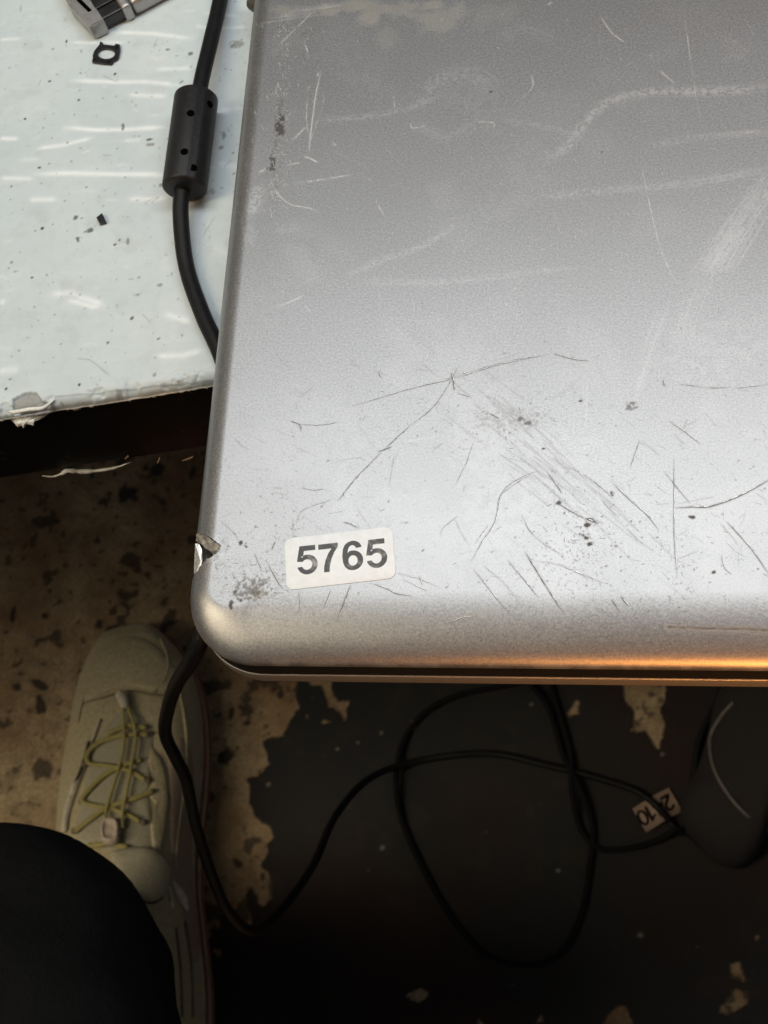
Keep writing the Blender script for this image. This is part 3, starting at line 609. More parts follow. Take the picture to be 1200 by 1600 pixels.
# broken edge: fracture faces, black hole, bright bracket
FRA = simple('broken_plastic', (.25, .235, .21), .65, .1, var=.6, scale=700, bump=.5, dist=.0003)
up = [(306,835),(311,833),(321,836),(336,847),(351,859),(347,868),(342,874),(328,880)]
lo_ = [(306,845),(311,848),(316,851),(321,857),(328,861),(333,866),(332,872),(327,879)]
v = []; f = []
def lidzpx(x, y):
    a, b = lp(x, y, ZL - .002); a = max(a, .0001); d_ = rrmap(np.array([[a]]), np.array([[b]])); return float(lidz(d_[2], d_[3])[0, 0])
for k in range(len(up)):
    za = lidzpx(*up[k]) - .0001; zb = za - .0012 - .0006 * (k % 2); mid = ((up[k][0] + lo_[k][0]) / 2 + (-1) ** k, (up[k][1] + lo_[k][1]) / 2)
    v += [P(*up[k], za), P(*mid, za - .0005 - .0002 * (k % 3)), P(*lo_[k], zb)]
    if k: f += [[3 * k - 3 + j, 3 * k + j, 3 * k + j + 1, 3 * k - 3 + j + 1] for j in range(2)]
fr_o = pyobj('broken_edge', v, f, FRA, laptop, smooth=False)
CHR = simple('bright_metal', (.84, .83, .82), .34, .9, var=.25, scale=1400, bump=.25, dist=.0002)
zb = ZL - .0038
pl = [(305,849,0),(311,850,.0003),(315,858,.0002),(317,864,.0006),(325,863,.0012),(325,872,.0013),(323,882,.0012),(313,891,.0006),(306,896,-.0002),(303,897,-.0012),(303,888,-.0012),(304,868,-.0010)]
v = [P(x, y, zb + dz * .45) for x, y, dz in pl] + [P(313, 876, zb + .0004)]
n = len(pl); v += [P(x, y, zb + dz) - np.array([0, 0, .0015]) for x, y, dz in pl]
f = [[i, (i + 1) % n, n] for i in range(n)] + [[i, n + 1 + i, n + 1 + (i + 1) % n, (i + 1) % n] for i in range(n)]
pyobj('exposed_bracket', v, f, CHR, laptop, smooth=False)
v = [P(x, y, ZL - .0046) for x, y in [(309,842),(325,846),(346,860),(334,878),(309,892)]]; v += [q - np.array([0, 0, .001]) for q in v]
pyobj('inner_frame', v, [[0, 1, 2, 3, 4], [9, 8, 7, 6, 5]] + [[i, 5 + i, 5 + (i + 1) % 5, (i + 1) % 5] for i in range(5)], DRK, laptop, smooth=False)
# asset label with its number
m = Mat('label_paper'); n1 = m.noise(420, 4); n2 = m.noise(120, 3)
c = m.mix(m.ramp(n1, [(.35, 0), (.65, 1)]), (.74, .80, .85), (.80, .86, .91))
m.set(Base_Color=c, Roughness=.42); m.bump(m.math('ADD', n2, m.math('MULTIPLY', n1, .5)), .45, .0006); PAPER = m.m
q1, q2, q3, q4 = [np.array(lp(*p)) for p in ((452,923), (622,902), (610,824), (441,842))]
ax = (q2 - q1 + q3 - q4) / 2; lwid = np.linalg.norm(ax); ax /= lwid; ay = np.array([-ax[1], ax[0]]); lhei = (np.dot(q4 - q1, ay) + np.dot(q3 - q2, ay)) / 2
lc = (q1 + q2 + q3 + q4) / 4; rad = .0021
nu, nv = 60, 30; ol = []
for (sx, sy, a0) in ((1, -1, 270), (1, 1, 0), (-1, 1, 90), (-1, -1, 180)):
    for k in range(9):
        a = math.radians(a0 + 90 * k / 8); ol.append((sx * (lwid / 2 - rad) + rad * math.cos(a), sy * (lhei / 2 - rad) + rad * math.sin(a)))
def lab(a, b, z): q = lc + ax * a + ay * b; return lw(q[0], q[1], z)
v = [lab(a, b, ZL + .00004) for a, b in ol] + [lab(a, b, ZL + .00016) for a, b in ol] + [lab(a * .994, b * .988, ZL + .00019) for a, b in ol]
n = len(ol); f = [[k * n + j, k * n + (j + 1) % n, (k + 1) * n + (j + 1) % n, (k + 1) * n + j] for k in range(2) for j in range(n)] + [list(range(2 * n, 3 * n))]
label = auto(pyobj('asset_label', v, f, PAPER, laptop), 30)
m = Mat('printed_ink'); n1 = m.noise(900, 4); n2 = m.noise(260, 3)
k_ = m.math('MULTIPLY', m.ramp(n2, [(.50, 0), (.68, 1)]), m.ramp(n1, [(.4, .2), (.6, 1)]))
m.set(Base_Color=m.mix(k_, (.030, .032, .032), (.30, .305, .30)), Roughness=.45); INK = m.m

def glyph(ch, kind='bold'):
    """outlines (outer, holes) of one digit on a 0..0.556 x 0..0.72 em box, heavy grotesque"""
    def arc(cx, cy, rx, ry, a0, a1, n=18): return [(cx + rx * math.cos(math.radians(a0 + (a1 - a0) * k / n)), cy + ry * math.sin(math.radians(a0 + (a1 - a0) * k / n))) for k in range(n + 1)]
    if ch == '0': return [arc(.278, .355, .240, .367, 0, 360, 40)[:-1], arc(.278, .355, .108, .262, 360, 0, 40)[:-1]]
    if ch == '1': return [[(.385, 0), (.385, .72), (.275, .72), (.225, .645), (.14, .60), (.08, .575), (.08, .455), (.18, .495), (.247, .54), (.247, 0)]]
    if ch == '2': return [[(.512, 0), (.512, .128), (.235, .128), (.29, .185), (.40, .285), (.47, .365), (.505, .44)] + arc(.285, .512, .225, .21, -15, 178, 22) + [(.193, .50)] + arc(.28, .51, .09, .103, 178, -20, 16) + [(.34, .42), (.22, .30), (.09, .175), (.04, .09), (.025, 0)]]
    if ch == '4': return [[(.31, 0), (.31, .144), (.015, .144), (.015, .265), (.327, .72), (.443, .72), (.443, .265), (.532, .265), (.532, .144), (.443, .144), (.443, 0)], [(.31, .265), (.31, .51), (.145, .265)]]
    if ch == '5': return [[(.045, .185)] + arc(.27, .24, .245, .252, 195, 360, 22) + arc(.27, .24, .245, .24, 0, 128, 18) + [(.173, .42), (.200, .580), (.475, .580), (.475, .708), (.097, .708), (.025, .330), (.140, .312)] + arc(.262, .235, .125, .13, 140, 0, 16) + arc(.262, .235, .122, .135, 360, 200, 18)]
    if ch == '7': return [[(.045, .708), (.045, .580), (.360, .580), (.275, .460), (.205, .310), (.165, .150), (.152, 0), (.285, 0), (.300, .150), (.345, .320), (.420, .480), (.512, .607), (.512, .708)]]
    if ch == '6': return [[(.508, .545)] + arc(.290, .515, .215, .207, 12, 95, 10) + [(.18, .695), (.105, .635), (.055, .53), (.034, .36), (.045, .20), (.085, .09), (.16, .015)] + arc(.282, .232, .240, .245, 250, 360, 14) + arc(.282, .236, .240, .242, 0, 110, 14) + [(.165, .420), (.172, .50), (.205, .575), (.25, .610), (.30, .612), (.345, .580), (.372, .530)], arc(.282, .228, .108, .13, 360, 0, 28)[:-1]]
def digit(ch, name, frame, parent, mt, size, th=.00002):
    cu = bpy.data.curves.new(name, 'CURVE'); cu.dimensions = '2D'; cu.fill_mode = 'BOTH'; cu.extrude = th / 2
    for ring in glyph(ch):
        sp_ = cu.splines.new('POLY'); sp_.points.add(len(ring) - 1); sp_.use_cyclic_u = True
        for p_, (a, b) in zip(sp_.points, ring): p_.co = (a * size, b * size, 0, 1)
    t_ = bpy.data.objects.new('tmp', cu); COL.objects.link(t_)
    me = bpy.data.meshes.new_from_object(t_.evaluated_get(bpy.context.evaluated_depsgraph_get())); bpy.data.objects.remove(t_); bpy.data.curves.remove(cu)
    for v_ in me.vertices: v_.co = Vector(frame(v_.co.x, v_.co.y, v_.co.z))
    me.name = name; return link(name, me, mt, parent, smooth=False)
em = .0112
dq = [np.array(lp(*p)) for p in ((463.5, 899), (496.5, 896), (534, 892.5), (572, 889))]
for ch, q in zip('5765', dq):
    digit(ch, 'digit', lambda a, b, z, q=q: lw(*(q + ax * a + ay * b), ZL + .00021 + z), label, INK, em)

# ------------------------------------------------------------------ power cord with its bead
cord = empty('power_cord'); tag(cord, 'black power cord with a cylindrical bead, running off the table and hanging by the shoe', 'cord')
CAB = simple('black_cable_jacket', (0.009, 0.009, 0.010), .5, var=.3, scale=600, bump=.15, dist=.0002, spec=.18)
CABF = simple('dull_cable_jacket', (0.0095, 0.010, 0.011), .9, var=.3, scale=600, bump=.15, dist=.0002, spec=.12)
r0 = .00255
zt_ = ZT + r0 + .0005
pth = [P(372, -170, zt_), P(356, -80, zt_), P(344, 0, zt_ + .001), P(328, 70, zt_ + .003), P(314, 130, zt_ + .0045), P(297, 222, zt_ + .0045), P(284, 300, zt_ + .004), P(283, 350, zt_ + .002), P(292, 420, zt_), P(316, 490, zt_), P(341, 545, zt_), P(356, 590, zt_ - .001), P(362, 630, zt_ - .004), P(360, 720, ZT - .006), P(350, 850, ZT - .012),
       P(320, 980, ZT - .02), P(300, 1030, ZT - .035), P(276, 1068, .62), P(263, 1105, .585), P(258, 1146, .55), P(275, 1185, .52), P(291, 1220, .50), P(306, 1290, .45), P(332, 1370, .40), P(358, 1425, .36), P(394, 1453, .31), P(440, 1420, .24), P(490, 1350, .17), P(524, 1275, .10), P(575, 1218, .035), P(640, 1192, .006), P(720, 1179, .004), P(780, 1179, .0035), P(850, 1195, .004), P(920, 1212, .0035), P(985, 1232, .0035), P(1015, 1250, .004), P(1040, 1275, .0045), P(1062, 1300, .0035), P(1080, 1280, .0035), P(1085, 1210, .0035), P(1095, 1150, .0035), P(1125, 1085, .0035), P(1160, 960, .0035)]
pth = catmull(pth, 9)
v, f = sweep(pth, r0, 16); pyobj('cable', v, f, CAB, cord)
b0, b1 = P(307, 151, zt_ + .0045), P(288, 297, zt_ + .0045); bd = (b1 - b0); bl = np.linalg.norm(bd); bd /= bl
BEAD = simple('bead_plastic', (0.011, 0.011, 0.012), .5, var=.35, scale=700, bump=.25, dist=.0002, spec=.35)
zc = np.array([0, 0, 1.0]); zc -= bd * zc.dot(bd); zc /= np.linalg.norm(zc); sc_ = np.cross(bd, zc)
br = .0071
v = []; f = []; seg = 48
prof = [(0, .0028), (.0001, br - .0011), (.0003, br - .0005), (.0007, br - .0001), (.0012, br), (bl * .5, br), (bl - .0012, br), (bl - .0007, br - .0001), (bl - .0003, br - .0005), (bl - .0001, br - .0011), (bl, .0028)]
for s_, r_ in prof:
    for j in range(seg):
        a = 2 * np.pi * j / seg; gro = .00028 if abs(((a - math.radians(58) + np.pi) % (2 * np.pi)) - np.pi) < .05 else 0
        v.append(b0 + bd * s_ + (r_ - gro) * (np.cos(a) * sc_ * -1 + np.sin(a) * zc))
f = [[k * seg + j, k * seg + (j + 1) % seg, (k + 1) * seg + (j + 1) % seg, (k + 1) * seg + j] for k in range(len(prof) - 1) for j in range(seg)]
f += [list(range(seg))[::-1], list(range((len(prof) - 1) * seg, len(prof) * seg))]
bead = auto(pyobj('ferrite_bead', v, f, BEAD, cord), 50)
bt = BVHTree.FromPolygons([Vector(q) for q in v], f)
HOLE_SHADE = simple('hole_shade', (.0015, .0015, .0015), .9, bump=0, spec=0)  # flat black paints the shade inside the pin holes and slot
for (x, y) in ((298, 177), (288, 237), (302, 262), (328, 163)):
    h, nn_, _, _ = bt.ray_cast(Vector(CAM), ray(x, y))
    if h is None: continue
    h = np.array(h); nn_ = np.array(nn_); ll = bd; mm_ = np.cross(nn_, ll); ring = []
    for (rr_, dz) in ((.00125, .00006), (.00105, .00004)):
        ring += [h + rr_ * (math.cos(a) * ll + math.sin(a) * mm_) + nn_ * dz for a in np.linspace(0, 2 * np.pi, 14, endpoint=False)]
    pyobj('pin_hole_shade', ring, [[j, (j + 1) % 14, 14 + (j + 1) % 14, 14 + j] for j in range(14)] + [list(range(14, 28))], HOLE_SHADE, bead)
# moulded plug at the far side of the lid
pa, pb = P(411, -30, ZT + .012), P(404, 14, ZT + .012)
v, f = sweep(catmull([pa, pa * .6 + pb * .4, pa * .2 + pb * .8, pb], 6), np.concatenate([np.full(14, .0042), np.linspace(.0042, .0024, 5)]), 16); pyobj('plug', v, f, simple('olive_plastic', (.10, .095, .075), .5), cord)
# flag label round the cord on the floor
tg = [P(*q, .0062) for q in ((988,1268), (1046,1231), (1066,1263), (1009,1297))]
tg[0], tg[1], tg[2], tg[3] = [P(*q, .0062) for q in ((988,1262), (1045,1229), (1067,1266), (1008,1296))]
tagm = Mat('tag_paper'); n1 = tagm.noise(300, 4); tagm.set(Base_Color=tagm.mix(n1, (.31, .22, .165), (.42, .31, .24)), Roughness=.6); TAGM = tagm.m
# upside-down reading: origin at the tag's upper right as seen from here
o_ = np.array(tg[1]); tx = np.array(tg[0]) - o_; wtg = np.linalg.norm(tx); tx /= wtg; ty = np.array(tg[2]) - o_; htg = np.linalg.norm(ty); ty /= htg
def tgf(a, b, z):   # sags on either side of the cord it is wrapped round
    return o_ + tx * a + ty * b + np.array([0, 0, z - .0035 * sstep(.0, .5, abs(a / wtg - .46))])
nu = 24; v = []; f = []
for k in range(nu + 1):
    for b in (0, htg): 
        for z in (0, -.0002): v.append(tgf(wtg * k / nu, b, z))
for k in range(nu):
    a = 4 * k; f += [[a, a + 4, a + 6, a + 2], [a + 1, a + 3, a + 7, a + 5], [a, a + 1, a + 5, a + 4], [a + 2, a + 6, a + 7, a + 3]]
TINK = simple('tag_ink', (.02, .012, .01), .95, bump=0, spec=0)
ctag = pyobj('cord_tag', v, f, TAGM, cord)
for ch, a in zip('2410', (.06, .30, .55, .74)):
    digit(ch, 'digit', lambda x, y, z, a=a: tgf(wtg * a + x, htg * .18 + y, z + .0002), ctag, TINK, htg * .85)
# strap of cord crossing over the tag
v, f = sweep(catmull([P(1006, 1243, .0085), P(1018, 1252, .0098), P(1032, 1266, .0098), P(1046, 1282, .006)], 6), r0 * .95, 12); pyobj('cable', v, f, CAB, cord)

coil = catmull([P(930, 960, .003), P(880, 1020, .003), P(840, 1058, .003), P(785, 1072, .003), P(720, 1085, .003), P(665, 1112, .003), P(632, 1155, .003), P(619, 1210, .0065), P(626, 1275, .003), P(655, 1345, .003), P(700, 1425, .003), P(755, 1488, .003), P(820, 1508, .003), P(875, 1490, .003), P(908, 1430, .003), P(922, 1350, .003), P(926, 1290, .003), P(905, 1230, .008), P(880, 1180, .004), P(868, 1140, .003), P(850, 1095, .006), P(800, 1040, .003), P(760, 1000, .003)], 9)
v, f = sweep(coil, .0021, 12); o = pyobj('floor_cable', v, f, CABF); tag(o, 'thin black cable lying in a wide loop on the dark painted floor', 'cable')
c2 = catmull([P(850, 1000, .003), P(858, 1060, .003), P(890, 1170, .003), P(893, 1230, .009), P(905, 1290, .003), P(935, 1325, .003), P(985, 1325, .003), P(1030, 1312, .003), P(1058, 1296, .009), P(1075, 1302, .003), P(1110, 1335, .003)], 9)
v, f = sweep(c2, .0021, 12); o = pyobj('floor_cable', v, f, CABF); tag(o, 'short black cable curving below the numbered tag towards the dark bag', 'cable')

# ------------------------------------------------------------------ small things on the table
MTL = simple('brushed_metal', (.42, .41, .405), .42, .8, var=.12, scale=900, bump=.2, dist=.0002)
BKP = simple('glossy_black_plastic', (.014, .013, .013), .3, var=.3, scale=400, bump=.15)
con = empty('metal_connector'); tag(con, 'silver and black metal connector lying on the table behind the small black gasket', 'connector')
k0 = P(150, 63, ZT); k1 = P(172, 51, ZT)
ca = k1 - k0; ca[2] = 0; ca /= np.linalg.norm(ca); cb = np.array([-ca[1], ca[0], 0])
def cw(a, b, z): return k0 + ca * a + cb * b + np.array([0, 0, z])
def cbox(name, a0, a1, b0_, b1_, z0, z1, bev, mt, seg=3):
    bm = bmesh.new(); vs = [bm.verts.new(cw(a, b, z)) for z in (z0, z1) for (a, b) in ((a0, b0_), (a1, b0_), (a1, b1_), (a0, b1_))]
    for q in ((3, 2, 1, 0), (4, 5, 6, 7), (0, 1, 5, 4), (1, 2, 6, 5), (2, 3, 7, 6), (3, 0, 4, 7)): bm.faces.new([vs[i] for i in q])
    if bev: bmesh.ops.bevel(bm, geom=list(bm.edges), offset=bev, segments=seg, affect='EDGES', profile=.6)
    return auto(bmobj(name, bm, mt, con), 40)
H = .0068
# end cap: chamfered block, near side bulges a little
f1 = P(172, 52, ZT)
plan = [k0, f1, f1 + cb * .0195 - ca * .0004, f1 + cb * .0205 - ca * .006, P(97, -24, ZT), P(104, 0, ZT), P(117, 28, ZT)]
bm = bmesh.new(); lo = [bm.verts.new((q[0], q[1], ZT + .0002)) for q in plan]; hi = [bm.verts.new((q[0], q[1], ZT + H)) for q in plan]
bm.faces.new(lo[::-1]); bm.faces.new(hi)
for i in range(len(plan)): bm.faces.new([lo[i], lo[(i + 1) % len(plan)], hi[(i + 1) % len(plan)], hi[i]])
bmesh.ops.bevel(bm, geom=list(bm.edges), offset=.0004, segments=2, affect='EDGES'); cap = auto(bmobj('end_cap', bm, MTL, con), 40)
v = [P(x, y, ZT + H + .00005) for x, y in ((138, 19), (144, 16), (124, -4), (118, -1))]; v += [q - np.array([0, 0, .001]) for q in v]
pyobj('slot_shade', v, [[0, 1, 2, 3], [7, 6, 5, 4]] + [[i, 4 + i, 4 + (i + 1) % 4, (i + 1) % 4] for i in range(4)], HOLE_SHADE, cap, smooth=False)
cbox('body', .0044, .0155, .0012, .0172, .0004, H - .0012, .0008, BKP)
cbox('body_ridge', .0046, .0145, .006, .0150, H - .0013, H - .0004, .0004, BKP)
cbox('collar', .0124, .0158, -.0002, .0187, .0001, H + .0004, .0013, MTL, 4)
cbox('sleeve', .0159, .058, .0001, .0184, .0003, H + .0001, .0022, MTL, 5)

def plate(name, rings, z0, th, mt, parent=None):
    cu = bpy.data.curves.new(name, 'CURVE'); cu.dimensions = '2D'; cu.fill_mode = 'BOTH'; cu.extrude = th / 2
    for ring in rings:
        s_ = cu.splines.new('POLY'); s_.points.add(len(ring) - 1); s_.use_cyclic_u = True
        for p_, q in zip(s_.points, ring): p_.co = (q[0], q[1], 0, 1)
    t_ = bpy.data.objects.new('tmp', cu); COL.objects.link(t_)
    me = bpy.data.meshes.new_from_object(t_.evaluated_get(bpy.context.evaluated_depsgraph_get())); bpy.data.objects.remove(t_); bpy.data.curves.remove(cu)
    for q in me.vertices: q.co.z += z0
    return link(name, me, mt, parent, smooth=False)
Zg = ZT + .0008
og = [(470,197),(482,200),(487,211),(515,213),(537,216),(543,207),(562,210),(563,236),(560,247),(556,270),(546,281),(532,286),(523,301),(480,298),(432,291),(437,272),(435,262),(443,240),(455,225),(466,213)]
def ell(cx, cy, rx, ry, n=28, rot=0): return [(cx + rx * math.cos(2 * math.pi * k / n) * math.cos(rot) - ry * math.sin(2 * math.pi * k / n) * math.sin(rot), cy + rx * math.cos(2 * math.pi * k / n) * math.sin(rot) + ry * math.sin(2 * math.pi * k / n) * math.cos(rot)) for k in range(n)]
rings = [og, ell(499, 253, 41, 25), ell(447, 282, 6, 4, 12), ell(511, 293, 6, 4, 12), ell(549, 226, 5, 6, 12)]
g = plate('gasket_plate', [[tuple(P(x / 3, y / 3, Zg)[:2]) for x, y in r_] for r_ in rings], ZT + .0006, .0009, BKP); tag(g, 'small flat black gasket plate with a round hole lying on the white table', 'gasket')
g = plate('plastic_chip', [[tuple(P(x, y, ZT + .001)[:2]) for x, y in ((151,341),(160,334),(166,347),(156,350))]], ZT + .0008, .0013, BKP); tag(g, 'tiny black square chip of plastic alone on the white table', 'chip')

# ------------------------------------------------------------------ person: trouser leg and sneaker
person = empty('person'); tag(person, 'person in black trousers and a cream sneaker, only one lower leg in view', 'person')
SH = simple('cream_shoe_leather', (.47, .42, .275), .7, var=.2, scale=420, bump=.55, dist=.0012)
SOL = simple('pale_sole_rubber', (.42, .37, .29), .55, var=.18, scale=120, bump=.25, dist=.0008)
STR = simple('brick_red_sole_line', (.24, .10, .065), .6)
LAC = simple('olive_yellow_lace', (.37, .335, .13), .75, var=.3, scale=900, bump=.5, dist=.0005)
WHP = simple('off_white_piping', (.62, .58, .48), .6)
TON = simple('grey_tongue_cloth', (.40, .38, .29), .85, var=.2, scale=700, bump=.5, dist=.0006)
rows = [(982,172,232),(987,158,247),(1000,145,266),(1022,132,288),(1050,121,307),(1090,109,322),(1140,101,328),(1200,92,330),(1265,88,324),(1330,90,316),(1400,104,316),(1470,128,324),(1540,150,332),(1610,162,334),(1670,180,326),(1710,205,300),(1722,230,275)]
yr = np.array([r_[0] for r_ in rows], float); NR = 60
yq = np.concatenate([np.linspace(982, 1050, 16)[:-1], np.linspace(1050, 1722, NR - 15)])
xl = np.interp(yq, yr, [r_[1] for r_ in rows]); xr = np.interp(yq, yr, [r_[2] for r_ in rows])
for _ in range(2):
    xl[2:-2] = (xl[1:-3] + 2 * xl[2:-2] + xl[3:-1]) / 4; xr[2:-2] = (xr[1:-3] + 2 * xr[2:-2] + xr[3:-1]) / 4
Lp = np.array([P(a, b, .030) for a, b in zip(xl, yq)]); Rp = np.array([P(a, b, .012) for a, b in zip(xr, yq)])
def loft(sec, closed_ends=True):
    n = len(sec); m_ = len(sec[0]); v = [p for s_ in sec for p in s_]
    f = [[k * m_ + j, (k + 1) * m_ + j, (k + 1) * m_ + j + 1, k * m_ + j + 1] for k in range(n - 1) for j in range(m_ - 1)]
    if closed_ends: f += [list(range(m_)), list(range((n - 1) * m_, n * m_))[::-1]]
    return v, f
sneaker_sec = []; sole_sec = []; line_sec = []; line2 = []
hgt = np.interp(yq, [982, 1000, 1040, 1090, 1150, 1250, 1330, 1400, 1500, 1650, 1722], [.028, .036, .046, .053, .060, .074, .088, .098, .092, .088, .060])
for k in range(len(yq)):
    a, b = Lp[k].copy(), Rp[k].copy(); a[2] = b[2] = 0; c_ = (a + b) / 2; hw = (b - a) / 2; wl = np.linalg.norm(hw) + 1e-9; hd = hw / wl
    st = .026 + .004 * sstep(1450, 1700, yq[k])
    so = []
    for (q, z) in ((-.90, .001), (-.97, .004), (-1.0, .012), (-1.0, .021), (-.985, st - .001), (-.93, st + .002), (.93, st + .002), (.985, st - .001), (1.0, .021), (1.0, .012), (.97, .004), (.90, .001)): so.append(c_ + hw * q + np.array([0, 0, z]))
    so.append(so[0]); sole_sec.append(so)
    line_sec.append(c_ + hw * 1.0 + hd * .0006 + np.array([0, 0, .0155])); line2.append(c_ + hw * .985 + hd * .0006 + np.array([0, 0, st - .0005]))
    up_ = []; h_ = hgt[k]
    for t in np.linspace(0, np.pi, 29):
        cx2 = -math.cos(t); x_ = np.sign(cx2) * abs(cx2) ** .72 * .94; zz_ = (st - .002) + (h_ - st + .002) * math.sin(t) ** .80
        sk = .10 * math.sin(t) ** 2; pf = 1 + .075 * (float(fbm(k / 3.2, t * 2.6, 21, 3)) - .5) * math.sin(t); zz_ *= pf
        up_.append(c_ + hw * (x_ + sk) + np.array([0, 0, zz_]))
    sneaker_sec.append(up_)
v, f = loft(sole_sec); pyobj('sole', v, f, SOL, None)
sole = bpy.data.objects['sole']
v, f = loft(sneaker_sec); up_o = pyobj('sneaker', v, f, SH, person); sole.parent = up_o
sm = up_o.modifiers.new('subd', 'SUBSURF'); sm.levels = sm.render_levels = 1
sbt = BVHTree.FromPolygons([Vector(q) for q in v], f)
for ln in (line_sec, line2):
    v, f = sweep(np.array(ln)[4:-2], .0011, 6); pyobj('sole_line', v, f, STR, up_o)
def on(x, y, up=.0012):
    h, nn_, _, _ = sbt.ray_cast(Vector(CAM), ray(x, y))
    if h is None: return P(x, y, .05)
    nn_ = nn_ if nn_.z > 0 else -nn_
    return np.array(h + nn_ * up)
def strip(name, pts, r_, mt, up=.0012, n=6, flat=None, rs=None):
    q = catmull([on(x, y, up) for x, y in pts], n)
    rad_ = r_ if rs is None else r_ * np.interp(np.linspace(0, 1, len(q)), np.linspace(0, 1, len(rs)), rs)
    v, f = sweep(q, rad_, 8, flat=flat); return pyobj(name, v, f, mt, up_o)
def patch(name, poly, mt, up=.001, th=.0015):
    """panel laid on the shoe's surface: fan of rings towards its centre"""
    p = catmull([(x, y, 0) for x, y in poly] + [(poly[0][0], poly[0][1], 0)], 5)[:-1, :2]; c_ = p.mean(0); v = []; f = []; n = len(p)
    fr_ = [(1.0, -.0006), (.985, up * .7), (.95, up + th * .6), (.8, up + th), (.55, up + th), (.3, up + th)]
    for s_, h_ in fr_: v += [on(*(c_ + (q - c_) * s_), h_) for q in p]
    v.append(on(*c_, up + th))
    f = [[k * n + j, k * n + (j + 1) % n, (k + 1) * n + (j + 1) % n, (k + 1) * n + j] for k in range(len(fr_) - 1) for j in range(n)] + [[(len(fr_) - 1) * n + j, (len(fr_) - 1) * n + (j + 1) % n, len(fr_) * n] for j in range(n)]
    return pyobj(name, v, f, mt, up_o)
patch('tongue', [(192,1108),(222,1118),(240,1150),(236,1210),(236,1270),(240,1325),(170,1330),(122,1310),(128,1250),(142,1180),(160,1140)], TON, .0002, .0012)
patch('eyestay', [(236,1165),(254,1190),(262,1240),(258,1290),(250,1330),(238,1325),(234,1290),(246,1262),(230,1240),(240,1215),(232,1190)], SH, .0006, .0018)
patch('toe_cap', [(150,1020),(190,994),(235,1002),(268,1035),(285,1070),(250,1080),(200,1072),(160,1085),(128,1095),(134,1050)], SH, .0004, .0012)
patch('collar_pad', [(172,1336),(205,1328),(240,1332),(262,1360),(255,1395),(235,1410),(205,1395),(180,1360)], TON, .003, .004)
strip('eyestay_piping', [(158,1125),(145,1160),(140,1180),(126,1215),(118,1235),(108,1270),(104,1300)], .0022, WHP, rs=[.4, .5, .7, .9, 1.4, 1.2, 1], up=.0018)
strip('eyestay_edge', [(142,1162),(137,1185),(128,1212),(119,1232)], .0014, simple('dark_seam', (.05, .045, .035), .8), up=.003)
for pts in ([(232,1152),(200,1152),(165,1160),(143,1178),(142,1196),(170,1200),(205,1208),(228,1222)],
            [(222,1192),(195,1200),(165,1215),(140,1240),(133,1255),(150,1262),(180,1268),(210,1282),(218,1288)],
            [(238,1240),(210,1252),(172,1265),(145,1285),(122,1302)],
            [(230,1140),(200,1138),(170,1150)], [(140,1325),(158,1324),(172,1322),(200,1328)]):
    strip('lace', pts, .0019, LAC, up=.0036, flat=(1, .7))
strip('lace', [(196,1112),(197,1140),(197,1170),(190,1205),(180,1240),(171,1270),(168,1288)], .0013, LAC, up=.0058)
strip('lace', [(203,1110),(212,1135),(215,1165),(209,1205),(201,1245),(195,1275),(192,1300)], .0013, LAC, up=.0058)
strip('lace_tip', [(191,1090),(195,1100),(199,1112)], .0042, WHP, up=.005, rs=[.9, 1, .6])
def button(name, x, y, rx, ry, mt, th):
    c_ = on(x, y, .0066); e1 = on(x + rx, y, .0066) - c_; e2 = on(x, y - ry, .0066) - c_; nn_ = np.cross(e1, e2); nn_ /= np.linalg.norm(nn_); v = []; n = 24
    for s_, h_ in ((1, -th), (1.05, 0), (1, th * .6), (.86, th), (.74, th), (.70, th * .75), (0.3, th * .75)):
        for j in range(n):
            a = 2 * np.pi * j / n; ca_, sa_ = math.cos(a), math.sin(a); k_ = (abs(ca_) ** 3.2 + abs(sa_) ** 3.2) ** (-1 / 3.2); v.append(c_ + s_ * k_ * (ca_ * e1 + sa_ * e2) + nn_ * h_)
    f = [[k * n + j, k * n + (j + 1) % n, (k + 1) * n + (j + 1) % n, (k + 1) * n + j] for k in range(6) for j in range(n)] + [list(range(6 * n, 7 * n)), list(range(n))[::-1]]
    return pyobj(name, v, f, mt, up_o)
button('lace_toggle', 175, 1306, 14, 18, simple('pinkish_toggle_plastic', (.52, .44, .37), .5), .004)
strip('pull_tab', [(264,1378),(272,1392),(280,1408),(287,1424)], .0032, WHP, up=.003, rs=[.3, .9, 1, .25], flat=(1, .5))
strip('seam', [(239,1320),(250,1350),(262,1385),(268,1420)], .0012, WHP, up=.001)
strip('seam', [(200,1400),(235,1410),(252,1402)], .0014, simple('dark_stitch', (.06, .055, .045), .8), up=.0005)
strip('seam', [(122,1130),(134,1085),(152,1048),(176,1022)], .0010, SH, up=.0008)
strip('seam', [(250,1000),(262,1030),(258,1060),(240,1082)], .0010, SH, up=.0010)
strip('seam', [(280,1080),(290,1150),(286,1230),(276,1300),(272,1360)], .0010, SH, up=.0008)
PNK = simple('dusty_pink_suede', (.36, .28, .22), .8, var=.2, scale=500, bump=.4, dist=.0006)
patch('side_panel', [(262,1185),(284,1150),(302,1195),(298,1300),(302,1400),(312,1490),(300,1500),(284,1425),(268,1330)], PNK, .0003, .0010)
DST = simple('dark_thread', (.18, .14, .10), .8)
strip('seam', [(288,1440),(297,1500),(300,1590)], .0012, DST, up=.0006); strip('seam', [(274,1450),(281,1510),(284,1590)], .0010, DST, up=.0006)
strip('seam', [(128,1100),(160,1091),(200,1080),(250,1087),(280,1080)], .0008, DST, up=.0004)
for x, y in ((142,1180),(136,1198),(131,1256),(120,1302),(231,1222),(222,1288),(236,1240),(232,1150)):
    q = on(x, y, .0034); v, f = sweep([q, q + np.array([0, 0, .0008])], .0021, 10); pyobj('eyelet', v, f, DST, up_o)
